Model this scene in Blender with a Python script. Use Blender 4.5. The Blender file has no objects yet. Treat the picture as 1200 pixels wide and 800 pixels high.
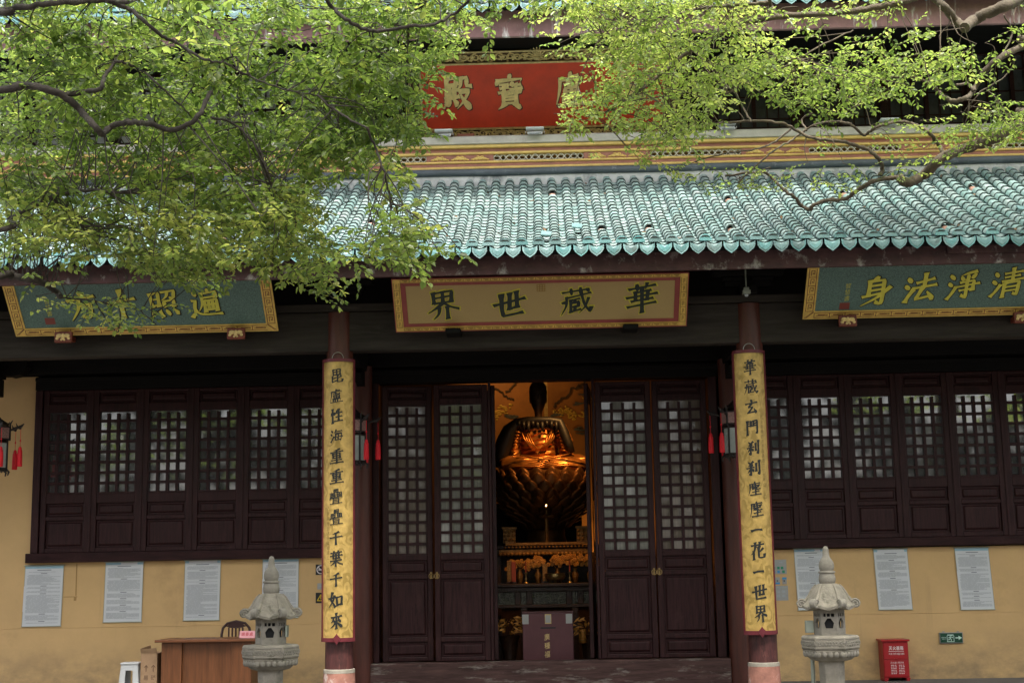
import bpy, math, random
import numpy as np
from mathutils import Vector, Matrix

random.seed(7)
R = math.radians
scene = bpy.context.scene
COL = scene.collection

# ------------------------------------------------------------------ camera
CAM_F, CAM_PITCH, CAM_ROLL, CAM_YAW, CAM_D, CAM_H = 1649.893, 0.162290356, -0.0178789582, -0.0228514115, 20.7569317, 1.60446240
_cy, _sy, _cp, _sp = math.cos(CAM_YAW), math.sin(CAM_YAW), math.cos(CAM_PITCH), math.sin(CAM_PITCH)
FW = Vector((_sy * _cp, _cy * _cp, _sp))
_R0 = Vector((_cy, -_sy, 0)); _U0 = _R0.cross(FW)
RT = _R0 * math.cos(CAM_ROLL) + _U0 * math.sin(CAM_ROLL)
UP = -_R0 * math.sin(CAM_ROLL) + _U0 * math.cos(CAM_ROLL)
CC = Vector((0, -CAM_D, CAM_H))


def at(px, py, Y):
    """world point on the plane y = Y seen at photo pixel (px, py)"""
    d = FW + RT * ((px - 600) / CAM_F) - UP * ((py - 400) / CAM_F)
    return CC + d * ((Y - CC.y) / d.y)


def on_plane(px, py, P, N):
    d = FW + RT * ((px - 600) / CAM_F) - UP * ((py - 400) / CAM_F)
    return CC + d * ((P - CC).dot(N) / d.dot(N))


def pix(p):
    d = Vector(p) - CC
    w = d.dot(FW)
    if w < .05:
        return (-9999, -9999)
    return 600 + CAM_F * d.dot(RT) / w, 400 - CAM_F * d.dot(UP) / w


cd = bpy.data.cameras.new('camera')
cd.sensor_fit = 'HORIZONTAL'; cd.sensor_width = 36.0
cd.lens = 36.0 * CAM_F / 1200.0
cd.clip_start = .1; cd.clip_end = 800
cam = bpy.data.objects.new('camera', cd); COL.objects.link(cam)
cam.matrix_world = Matrix(((RT.x, UP.x, -FW.x, CC.x), (RT.y, UP.y, -FW.y, CC.y), (RT.z, UP.z, -FW.z, CC.z), (0, 0, 0, 1)))
scene.camera = cam

# ------------------------------------------------------------------ light
SUN_EL, SUN_AZ = R(66), R(10)          # azimuth: towards the right of straight behind the camera
SKY_STRENGTH, SUN_STRENGTH, EXPOSURE = .15, 2.4, 1.45
w = bpy.data.worlds.new('World'); scene.world = w; w.use_nodes = True
nt = w.node_tree
sky = nt.nodes.new('ShaderNodeTexSky'); sky.sky_type = 'NISHITA'; sky.sun_disc = False
sky.sun_elevation = SUN_EL; sky.sun_rotation = math.pi - SUN_AZ; sky.dust_density = 6.0; sky.air_density = 1.0
bg = nt.nodes['Background']; bg.inputs[1].default_value = SKY_STRENGTH
pale = nt.nodes.new('ShaderNodeHueSaturation'); pale.inputs['Saturation'].default_value = .45      # thin high cloud
nt.links.new(sky.outputs[0], pale.inputs['Color']); nt.links.new(pale.outputs[0], bg.inputs[0])
sl = bpy.data.lights.new('sun', 'SUN'); sl.energy = SUN_STRENGTH; sl.angle = R(7); sl.color = (1, .95, .87)
so = bpy.data.objects.new('sun', sl); COL.objects.link(so)
sdir = Vector((math.sin(SUN_AZ) * math.cos(SUN_EL), -math.cos(SUN_AZ) * math.cos(SUN_EL), math.sin(SUN_EL)))
so.rotation_euler = (-sdir).to_track_quat('-Z', 'Y').to_euler()
so.location = (0, -10, 30)
vs = scene.view_settings
vs.view_transform = 'Standard'; vs.look = 'None'; vs.exposure = EXPOSURE; vs.gamma = 1.0; vs.use_curve_mapping = False
scene.cycles.use_denoising = True
scene.cycles.max_bounces = 8; scene.cycles.diffuse_bounces = 4; scene.cycles.transmission_bounces = 5; scene.cycles.transparent_max_bounces = 6
scene.cycles.caustics_reflective = False; scene.cycles.caustics_refractive = False


# ------------------------------------------------------------------ materials
def mat(name, col, rough=.6, var=.25, scale=5.0, stretch=(1, 1, 1), bump=0.0, bscale=40.0, metal=0.0, spec=.4, col2=None,
        stain=None, stain_scale=3.0, stain_cut=.6, stain_stretch=(1, 1, 1), dirt=None, rvar=.15, detail=6, stain2=None, island=None):
    m = bpy.data.materials.new(name); m.use_nodes = True
    N, L = m.node_tree.nodes, m.node_tree.links
    b = N['Principled BSDF']
    tc = N.new('ShaderNodeTexCoord')
    mp = N.new('ShaderNodeMapping'); mp.inputs['Scale'].default_value = stretch
    L.new(tc.outputs['Object'], mp.inputs[0])
    nz = N.new('ShaderNodeTexNoise'); nz.inputs['Scale'].default_value = scale; nz.inputs['Detail'].default_value = detail
    nz.inputs['Roughness'].default_value = .65
    L.new(mp.outputs[0], nz.inputs['Vector'])
    cr = N.new('ShaderNodeValToRGB')
    c2 = col2 or tuple(min(1, c * (1 + var)) for c in col)
    c1 = tuple(c * (1 - var) for c in col) if col2 is None else col
    cr.color_ramp.elements[0].position = .3; cr.color_ramp.elements[1].position = .7
    cr.color_ramp.elements[0].color = (*c1, 1); cr.color_ramp.elements[1].color = (*c2, 1)
    L.new(nz.outputs['Fac'], cr.inputs[0])
    out = cr.outputs[0]

    def layer(color, sc, cut, stx, soft=.12, mask=None):
        nonlocal out
        m2 = N.new('ShaderNodeMapping'); m2.inputs['Scale'].default_value = stx
        L.new(tc.outputs['Object'], m2.inputs[0])
        n2 = N.new('ShaderNodeTexNoise'); n2.inputs['Scale'].default_value = sc; n2.inputs['Detail'].default_value = 9
        n2.inputs['Roughness'].default_value = .7
        L.new(m2.outputs[0], n2.inputs['Vector'])
        r2 = N.new('ShaderNodeMapRange'); r2.inputs[1].default_value = cut; r2.inputs[2].default_value = cut + soft
        L.new(n2.outputs['Fac'], r2.inputs[0])
        fac = r2.outputs[0]
        if mask is not None:
            mu = N.new('ShaderNodeMath'); mu.operation = 'MULTIPLY'
            L.new(fac, mu.inputs[0]); L.new(mask, mu.inputs[1]); fac = mu.outputs[0]
        mx = N.new('ShaderNodeMix'); mx.data_type = 'RGBA'
        L.new(fac, mx.inputs[0]); L.new(out, mx.inputs[6]); mx.inputs[7].default_value = (*color, 1)
        out = mx.outputs[2]
    if stain:
        layer(stain, stain_scale, stain_cut, stain_stretch)
    if stain2:
        layer(stain2[0], stain2[1], stain2[2], stain2[3], stain2[4] if len(stain2) > 4 else .12)
    if island:      # every separate tile has its own firing
        ge = N.new('ShaderNodeNewGeometry'); mi_ = N.new('ShaderNodeMapRange'); mi_.inputs[3].default_value = island[0]; mi_.inputs[4].default_value = island[1]
        L.new(ge.outputs['Random Per Island'], mi_.inputs[0])
        hv = N.new('ShaderNodeHueSaturation'); L.new(mi_.outputs[0], hv.inputs['Value']); L.new(out, hv.inputs['Color'])
        hv2 = N.new('ShaderNodeMapRange'); hv2.inputs[3].default_value = .7; hv2.inputs[4].default_value = 1.15
        mm = N.new('ShaderNodeMath'); mm.operation = 'FRACT'; m7 = N.new('ShaderNodeMath'); m7.operation = 'MULTIPLY'; m7.inputs[1].default_value = 7.31
        L.new(ge.outputs['Random Per Island'], m7.inputs[0]); L.new(m7.outputs[0], mm.inputs[0]); L.new(mm.outputs[0], hv2.inputs[0]); L.new(hv2.outputs[0], hv.inputs['Saturation'])
        out = hv.outputs[0]
    if dirt:      # (colour, z top, z bottom): splash dirt that reaches up from the floor
        sx = N.new('ShaderNodeSeparateXYZ'); L.new(tc.outputs['Object'], sx.inputs[0])
        mr = N.new('ShaderNodeMapRange'); mr.inputs[1].default_value = dirt[1]; mr.inputs[2].default_value = dirt[2]
        L.new(sx.outputs['Z'], mr.inputs[0])
        layer(dirt[0], 2.2, .35, (1, 1, 1.6), .3, mr.outputs[0])
    L.new(out, b.inputs['Base Color'])
    b.inputs['Metallic'].default_value = metal
    b.inputs['Specular IOR Level'].default_value = spec
    if rvar:
        mr = N.new('ShaderNodeMapRange'); mr.inputs[3].default_value = max(.03, rough - rvar); mr.inputs[4].default_value = min(1, rough + rvar)
        L.new(nz.outputs['Fac'], mr.inputs[0]); L.new(mr.outputs[0], b.inputs['Roughness'])
    else:
        b.inputs['Roughness'].default_value = rough
    if bump:
        nb = N.new('ShaderNodeTexNoise'); nb.inputs['Scale'].default_value = bscale; nb.inputs['Detail'].default_value = 5
        L.new(mp.outputs[0], nb.inputs['Vector'])
        bp = N.new('ShaderNodeBump'); bp.inputs['Strength'].default_value = bump; bp.inputs['Distance'].default_value = .01
        L.new(nb.outputs['Fac'], bp.inputs['Height']); L.new(bp.outputs[0], b.inputs['Normal'])
    return m


def emit(name, col, s):
    m = bpy.data.materials.new(name); m.use_nodes = True
    b = m.node_tree.nodes['Principled BSDF']
    b.inputs['Base Color'].default_value = (*col, 1); b.inputs['Emission Color'].default_value = (*col, 1); b.inputs['Emission Strength'].default_value = s
    return m


def glass_mat(name, col, gl, rough=.04, streak=0.0):
    """old window glass: a dusty pane that also mirrors the courtyard"""
    m = mat(name, col, rough=.5, var=.35, scale=9 if not streak else 30, stretch=(1, 1, 1) if not streak else (1, 1, .06), rvar=0)
    N, L = m.node_tree.nodes, m.node_tree.links
    b = N['Principled BSDF']; o = [n for n in N if n.type == 'OUTPUT_MATERIAL'][0]
    g = N.new('ShaderNodeBsdfGlossy'); g.inputs['Roughness'].default_value = rough
    fr = N.new('ShaderNodeFresnel'); fr.inputs['IOR'].default_value = 1.5
    ad = N.new('ShaderNodeMath'); ad.operation = 'ADD'; ad.inputs[1].default_value = gl; ad.use_clamp = True
    L.new(fr.outputs[0], ad.inputs[0])
    mx = N.new('ShaderNodeMixShader'); L.new(ad.outputs[0], mx.inputs[0]); L.new(b.outputs[0], mx.inputs[1]); L.new(g.outputs[0], mx.inputs[2])
    L.new(mx.outputs[0], o.inputs[0])
    return m


def leaf_mat(name, a, bcol, c, trans=.45, rough=.33):
    m = bpy.data.materials.new(name); m.use_nodes = True
    N, L = m.node_tree.nodes, m.node_tree.links
    b = N['Principled BSDF']; o = [n for n in N if n.type == 'OUTPUT_MATERIAL'][0]
    at_ = N.new('ShaderNodeAttribute'); at_.attribute_name = 'tint'
    cr = N.new('ShaderNodeValToRGB'); e = cr.color_ramp.elements
    e[0].color = (*a, 1); e[0].position = 0; e[1].color = (*c, 1); e[1].position = 1
    k = e.new(.55); k.color = (*bcol, 1)
    L.new(at_.outputs['Fac'], cr.inputs[0])
    L.new(cr.outputs[0], b.inputs['Base Color']); b.inputs['Roughness'].default_value = rough; b.inputs['Specular IOR Level'].default_value = .5
    t = N.new('ShaderNodeBsdfTranslucent')
    hs = N.new('ShaderNodeHueSaturation'); hs.inputs['Saturation'].default_value = 1.1; hs.inputs['Value'].default_value = 2.3; hs.inputs['Hue'].default_value = .495
    L.new(cr.outputs[0], hs.inputs['Color']); L.new(hs.outputs[0], t.inputs[0])
    mx = N.new('ShaderNodeMixShader'); mx.inputs[0].default_value = trans
    L.new(b.outputs[0], mx.inputs[1]); L.new(t.outputs[0], mx.inputs[2]); L.new(mx.outputs[0], o.inputs[0])
    return m


def gold_cloud_mat(name):
    """gilded board with embossed darker cloud scrolls"""
    m = mat(name, (.47, .315, .095), rough=.40, var=.25, scale=10, metal=.35, bump=.25, bscale=60)
    N, L = m.node_tree.nodes, m.node_tree.links
    b = N['Principled BSDF']
    tc = N.new('ShaderNodeTexCoord')
    mp = N.new('ShaderNodeMapping'); mp.inputs['Scale'].default_value = (7.5, 7.5, 6)
    L.new(tc.outputs['Object'], mp.inputs[0])
    n = N.new('ShaderNodeTexNoise'); n.inputs['Scale'].default_value = 1.3; n.inputs['Detail'].default_value = 2
    L.new(mp.outputs[0], n.inputs[0])
    va = N.new('ShaderNodeVectorMath'); va.operation = 'SCALE'; va.inputs['Scale'].default_value = .9
    L.new(n.outputs['Color'], va.inputs[0])
    vb = N.new('ShaderNodeVectorMath'); vb.operation = 'ADD'; L.new(mp.outputs[0], vb.inputs[0]); L.new(va.outputs[0], vb.inputs[1])
    v = N.new('ShaderNodeTexVoronoi'); v.feature = 'SMOOTH_F1'; v.inputs['Scale'].default_value = .9; v.inputs['Smoothness'].default_value = .2
    L.new(vb.outputs[0], v.inputs['Vector'])
    si = N.new('ShaderNodeMath'); si.operation = 'MULTIPLY'; si.inputs[1].default_value = 17
    L.new(v.outputs['Distance'], si.inputs[0])
    sn = N.new('ShaderNodeMath'); sn.operation = 'SINE'; L.new(si.outputs[0], sn.inputs[0])
    n2 = N.new('ShaderNodeTexNoise'); n2.inputs['Scale'].default_value = .7; L.new(mp.outputs[0], n2.inputs[0])
    mr2 = N.new('ShaderNodeMapRange'); mr2.inputs[1].default_value = .42; mr2.inputs[2].default_value = .58; L.new(n2.outputs['Fac'], mr2.inputs[0])
    mr = N.new('ShaderNodeMapRange'); mr.inputs[1].default_value = -.2; mr.inputs[2].default_value = .5; mr.inputs[4].default_value = .75
    L.new(sn.outputs[0], mr.inputs[0])
    mu = N.new('ShaderNodeMath'); mu.operation = 'MULTIPLY'; L.new(mr.outputs[0], mu.inputs[0]); L.new(mr2.outputs[0], mu.inputs[1])
    mx = N.new('ShaderNodeMix'); mx.data_type = 'RGBA'
    src = b.inputs['Base Color'].links[0].from_socket
    L.new(mu.outputs[0], mx.inputs[0]); L.new(src, mx.inputs[6]); mx.inputs[7].default_value = (.27, .18, .045, 1)
    L.new(mx.outputs[2], b.inputs['Base Color'])
    return m


M = {}
M['ochre'] = mat('ochre_plaster', (.62, .41, .195), rough=.88, var=.08, scale=1.1, bump=.25, bscale=14, spec=.12, stain=(.54, .355, .17), stain_scale=1.0, stain_cut=.56, stain2=((.50, .33, .165), 1.6, .60, (2.6, 1, .22), .2), dirt=((.25, .185, .115), .75, -.05), rvar=.05)
M['maroon'] = mat('maroon_lacquered_wood', (.0300, .0102, .0105), rough=.40, var=.55, scale=9, stretch=(4, 4, .35), bump=.25, bscale=26, stain=(.048, .019, .018), stain_scale=3, stain_cut=.57, stain_stretch=(1.5, 1.5, .6), spec=.2, stain2=((.20, .15, .11), 16, .70, (1, 1, 1), .05))
M['maroon_h'] = mat('maroon_wood_beam', (.0290, .0102, .0102), rough=.42, var=.55, scale=5, stretch=(.5, 3, 3), bump=.2, bscale=30, stain=(.05, .023, .022), stain_scale=4, stain_cut=.6, spec=.15)
M['column'] = mat('red_brown_column_paint', (.075, .021, .013), rough=.42, var=.35, scale=4, stretch=(3, 3, .35), bump=.12, bscale=20)
M['column_worn'] = mat('worn_column_foot', (.06, .017, .015), rough=.55, var=.5, scale=9, stretch=(3, 3, .6), bump=.4, bscale=25, stain=(.15, .055, .045), stain_scale=5, stain_cut=.56, stain_stretch=(2, 2, .6))
M['column_base'] = mat('pink_painted_stone', (.30, .135, .10), rough=.8, var=.3, scale=8, bump=.4, stain=(.5, .44, .40), stain_scale=4, stain_cut=.55)
M['dark_wood'] = mat('black_brown_old_wood', (.0065, .0056, .005), rough=.7, spec=.12, var=.4, scale=4, stretch=(.4, 2, 3), bump=.25, bscale=25, stain=(.014, .012, .010), stain_scale=2.5, stain_cut=.6, stain_stretch=(.5, 1, 3))
M['beam'] = mat('weathered_dark_beam', (.036, .030, .025), rough=.65, spec=.12, var=.4, scale=3, stretch=(.35, 2, 4), bump=.25, bscale=25, stain=(.060, .050, .042), stain_scale=2.2, stain_cut=.57, stain_stretch=(.4, 1, 3))
M['fascia'] = mat('weathered_maroon_fascia', (.070, .032, .033), rough=.7, var=.5, scale=3, stretch=(1.2, 1, 2), bump=.3, bscale=30, stain=(.34, .31, .30), stain_scale=3.4, stain_cut=.555, stain_stretch=(1.6, 1, 1.2))
M['fascia_up'] = mat('bright_lit_fascia', (.25, .135, .13), rough=.7, var=.35, scale=3, bump=.3, stain=(.75, .73, .70), stain_scale=2.4, stain_cut=.56, stain_stretch=(2.6, 1, .4))  # strong light on the upper fascia is put into its pale base
M['threshold'] = mat('scuffed_threshold', (.075, .042, .037), rough=.75, spec=.15, var=.5, scale=6, stretch=(.3, 1, 3), bump=.4, stain=(.23, .20, .175), stain_scale=4.5, stain_cut=.545, stain_stretch=(.4, 1, 2.0))
M['tile'] = mat('teal_glazed_tile', (.165, .275, .262), rough=.46, var=.0, scale=1.6, col2=(.29, .40, .382), stain=(.45, .50, .475), stain_scale=6, stain_cut=.58, spec=.6, bump=.25, bscale=30, detail=9, stain2=((.19, .23, .19), 1.1, .56, (1, 1, 1), .25), island=(.80, 1.08))
M['tile_edge'] = mat('teal_eave_tile', (.085, .225, .228), rough=.4, var=.0, scale=7, col2=(.17, .32, .32), bump=.5, bscale=70, spec=.4, stain=(.10, .17, .16), stain_scale=5, stain_cut=.55, island=(.65, 1.1))
M['joint'] = mat('dark_tile_joint', (.075, .092, .088), rough=.9, var=.4, scale=10)
M['clay'] = mat('broken_tile_clay', (.26, .15, .11), rough=.9, var=.4, scale=12)
M['mortar'] = mat('stained_lime_plaster', (.50, .50, .49), rough=.9, var=.25, scale=4, bump=.4, stain=(.16, .17, .18), stain_scale=2.2, stain_cut=.55, stain_stretch=(1, 1, .7))
M['ridge'] = mat('slate_ridge_tube', (.085, .10, .115), rough=.6, var=.35, scale=5, stretch=(.6, 1, 1), bump=.25, stain=(.22, .24, .26), stain_scale=5, stain_cut=.6)
M['goldline'] = mat('yellow_gold_moulding', (.72, .49, .15), rough=.5, var=.2, scale=6, bump=.1)
M['redband'] = mat('brick_red_band', (.36, .155, .11), rough=.7, var=.25, scale=5, bump=.15)
M['cream'] = mat('pale_cornice', (.56, .51, .45), rough=.8, var=.2, scale=4, bump=.2, stain=(.34, .29, .24), stain_scale=2, stain_cut=.6)
M['latticewhite'] = mat('white_openwork', (.66, .62, .52), rough=.7, var=.15)
M['goldcarve'] = mat('old_gold_carving', (.60, .43, .18), rough=.5, var=.35, scale=14, metal=.1, bump=.4)
M['goldpaint'] = mat('gold_leaf_characters', (.78, .57, .24), rough=.4, var=.2, scale=12, metal=.25)
M['redplaque'] = mat('vermilion_plaque', (.72, .062, .024), rough=.55, var=.15, scale=3, bump=.08, stain=(.60, .05, .022), stain_scale=2, stain_cut=.62)
M['green_field'] = mat('speckled_green_field', (.105, .170, .152), rough=.7, var=.5, scale=70, detail=3, rvar=.05)
M['yellow_char'] = mat('yellow_gilt_characters', (.62, .57, .08), rough=.45, var=.15, scale=10)
M['goldframe'] = mat('gilt_frame', (.66, .44, .11), rough=.45, var=.25, scale=9, metal=.2)
M['key_red'] = mat('dark_red_key_pattern', (.14, .030, .015), rough=.5, var=.2)
M['key_orange'] = mat('dull_gold_key_pattern', (.30, .17, .035), rough=.5, var=.2)
M['brown_field'] = mat('brown_gold_mesh_field', (.42, .295, .125), rough=.6, var=.10, scale=140, detail=2, rvar=.05)
M['rose_border'] = mat('rose_red_border', (.27, .055, .050), rough=.5, var=.15)
M['ink'] = mat('black_ink', (.012, .014, .013), rough=.45, var=.2)
M['ink_green'] = mat('green_black_ink', (.014, .022, .018), rough=.5, var=.2)
M['yellow_edge'] = mat('yellow_outline', (.60, .52, .06), rough=.5, var=.1)
M['shadow_edge'] = mat('letter_drop_shadow', (.02, .022, .018), rough=.6, var=.1)  # painted drop shadow behind the yellow letters
M['faint_ink'] = mat('brown_small_script', (.17, .115, .03), rough=.5, var=.2)
M['seal_red'] = mat('seal_red', (.20, .045, .035), rough=.5, var=.15)
M['goldboard'] = gold_cloud_mat('gilded_cloud_board')
M['board_red'] = mat('dark_red_board_edge', (.11, .016, .022), rough=.4, var=.2)
M['glass_win'] = glass_mat('old_window_glass', (.030, .031, .033), .19)
M['glass_door'] = glass_mat('curtained_door_glass', (.20, .195, .165), .05, streak=1)
M['glass_door_b'] = glass_mat('brown_reflection_glass', (.15, .115, .085), .05, streak=1)  # brownish reflection put into the pane colour
M['glass_up'] = glass_mat('upper_storey_glass', (.05, .055, .06), .15)
M['glass_pale'] = mat('whitish_pane', (.55, .56, .58), rough=.5, var=.1)  # flat whitish pane colour
M['stone'] = mat('weathered_grey_stone', (.29, .258, .205), rough=.9, var=.28, scale=7, bump=.6, bscale=55, stain=(.11, .105, .075), stain_scale=4, stain_cut=.56, spec=.2)
M['stone_pale'] = mat('pale_carved_stone', (.27, .245, .20), rough=.9, var=.2, scale=8, bump=.5, bscale=50, stain=(.16, .15, .11), stain_scale=5, stain_cut=.6, spec=.2)
M['stone_hole'] = mat('shaded_core_stone', (.02, .02, .02), rough=.9)  # near-black colour paints the shade inside the fire box
M['paving'] = mat('grey_stone_paving', (.115, .109, .10), rough=.85, var=.2, scale=2.5, bump=.3, bscale=30, stain=(.085, .08, .074), stain_scale=1.4, stain_cut=.55)
M['desk'] = mat('orange_brown_veneer', (.135, .050, .018), rough=.4, var=.3, scale=4, stretch=(6, 6, .5), spec=.4)
M['desk_edge'] = mat('brown_desk_edge', (.15, .055, .022), rough=.4, var=.3, scale=4, stretch=(.5, 6, 6))
M['chair'] = mat('dark_brown_chair_wood', (.045, .018, .016), rough=.35, var=.2)
M['pink'] = mat('pink_card', (.70, .33, .36), rough=.6, var=.05)
M['pink_ink'] = mat('red_card_print', (.55, .10, .12), rough=.6, var=.05)
M['white_plastic'] = mat('white_plastic', (.48, .49, .49), rough=.4, var=.05)
M['cardboard'] = mat('brown_cardboard', (.33, .21, .12), rough=.85, var=.12, scale=12)
M['card_ink'] = mat('cardboard_print', (.17, .10, .06), rough=.85, var=.1)
M['fire_red'] = mat('red_painted_steel', (.34, .012, .015), rough=.35, var=.08)
M['white_print'] = mat('white_print', (.72, .66, .66), rough=.5, var=.05)
M['paper'] = mat('grey_white_poster', (.62, .635, .65), rough=.55, var=.05, scale=2)
M['paper_head'] = mat('pale_blue_header', (.30, .47, .56), rough=.55, var=.1)
M['text_grey'] = mat('small_grey_print', (.38, .40, .42), rough=.6, var=.1)
M['text_dark'] = mat('heading_print', (.12, .13, .15), rough=.6, var=.1)
M['alu'] = mat('dull_metal_rail', (.34, .37, .30), rough=.4, var=.1, metal=.4)
M['exit_green'] = mat('exit_sign_green', (.008, .060, .032), rough=.3, var=.05)
M['exit_white'] = mat('exit_sign_white', (.55, .74, .64), rough=.4, var=.05)
M['steel'] = mat('grey_steel', (.30, .29, .27), rough=.35, var=.1, metal=.7)
M['lampwood'] = mat('black_lantern_wood', (.022, .017, .016), rough=.4, var=.3)
M['lampglass'] = mat('pale_frosted_glass', (.36, .41, .39), rough=.25, var=.12, scale=14)
M['lamprose'] = mat('rose_fret_panel', (.33, .19, .175), rough=.5, var=.35, scale=60, detail=1)
M['tassel'] = mat('red_silk_tassel', (.80, .012, .025), rough=.5, var=.3, scale=60, stretch=(3, 3, .1), bump=.5, bscale=80)
M['black_plate'] = mat('black_sign', (.015, .015, .016), rough=.4, var=.1)
M['white_paint'] = mat('white_painted_metal', (.78, .78, .77), rough=.45, var=.06)
M['lens'] = mat('floodlight_lens', (.42, .46, .48), rough=.15, var=.1)
M['rust'] = mat('rusty_red_box', (.30, .10, .06), rough=.7, var=.3)
M['teal_paper'] = mat('green_pictograms', (.03, .26, .14), rough=.5, var=.1)
M['blue_paper'] = mat('blue_pictograms', (.06, .28, .55), rough=.5, var=.1)
M['yellow_paint'] = mat('yellow_warning', (.66, .46, .03), rough=.5, var=.05)
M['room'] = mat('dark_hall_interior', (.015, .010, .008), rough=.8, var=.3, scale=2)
M['mural'] = mat('amber_mural_wall', (.27, .12, .032), rough=.6, var=.25, scale=1.6, stain=(.19, .08, .022), stain_scale=1.2, stain_cut=.55)
M['mural_ink'] = mat('dark_mural_lines', (.05, .03, .015), rough=.7, var=.3)
M['mural_gold'] = mat('gold_mural_clouds', (.40, .27, .05), rough=.5, var=.3, metal=.3)
M['mural_blue'] = mat('slate_mural_clouds', (.055, .065, .075), rough=.7, var=.3)
M['bronze'] = mat('gilt_bronze', (.50, .20, .045), rough=.36, var=.25, scale=6, metal=.65, bump=.15, bscale=20)
M['bronze_dark'] = mat('dark_gilt_lotus', (.17, .070, .020), rough=.46, var=.5, scale=9, metal=.6, bump=.4, bscale=30)
M['bronze_black'] = mat('shaded_bronze', (.085, .045, .020), rough=.45, var=.5, scale=9, metal=.4)  # dark base puts the shade on the head into its colour
M['mantle'] = mat('black_silk_mantle', (.010, .008, .007), rough=.5, var=.3)
M['altar'] = mat('carved_altar_wood', (.030, .012, .005), rough=.45, var=.4, scale=16, bump=.8, bscale=40)
M['altar_gold'] = mat('gilt_altar_carving', (.22, .10, .022), rough=.4, var=.5, scale=22, metal=.5, bump=.8, bscale=45)
M['relief'] = mat('grey_relief_panel', (.115, .108, .085), rough=.6, var=.7, scale=26, bump=1.0, bscale=40)
M['flower'] = mat('golden_silk_flowers', (.50, .21, .035), rough=.45, var=.4, scale=30, metal=.3)
M['brass'] = mat('brass', (.30, .20, .08), rough=.3, var=.15, metal=.8)
M['redcloth'] = mat('red_banner', (.30, .05, .02), rough=.6, var=.2)
M['donate'] = mat('plum_painted_box', (.105, .035, .040), rough=.4, var=.12)
M['sticker'] = mat('white_sticker', (.36, .36, .34), rough=.5, var=.1)
M['flame'] = emit('candle_flame', (1, .55, .2), 5)
M['bark'] = mat('dark_grey_bark', (.045, .036, .029), rough=.9, var=.45, scale=8, stretch=(1, 1, 1), bump=.9, bscale=40, stain=(.12, .125, .08), stain_scale=5, stain_cut=.57)
M['bark_pale'] = mat('pale_grey_bark', (.105, .083, .06), rough=.9, var=.4, scale=9, bump=.9, bscale=45, stain=(.10, .12, .05), stain_scale=4, stain_cut=.57)
M['leaf_l'] = leaf_mat('mid_green_leaf', (.062, .104, .026), (.155, .21, .055), (.30, .315, .09), trans=.54, rough=.27)
M['leaf_r'] = leaf_mat('yellow_green_leaf', (.085, .135, .035), (.19, .26, .065), (.34, .38, .12), trans=.52, rough=.32)


# ------------------------------------------------------------------ mesh building
ORG = {}


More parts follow.
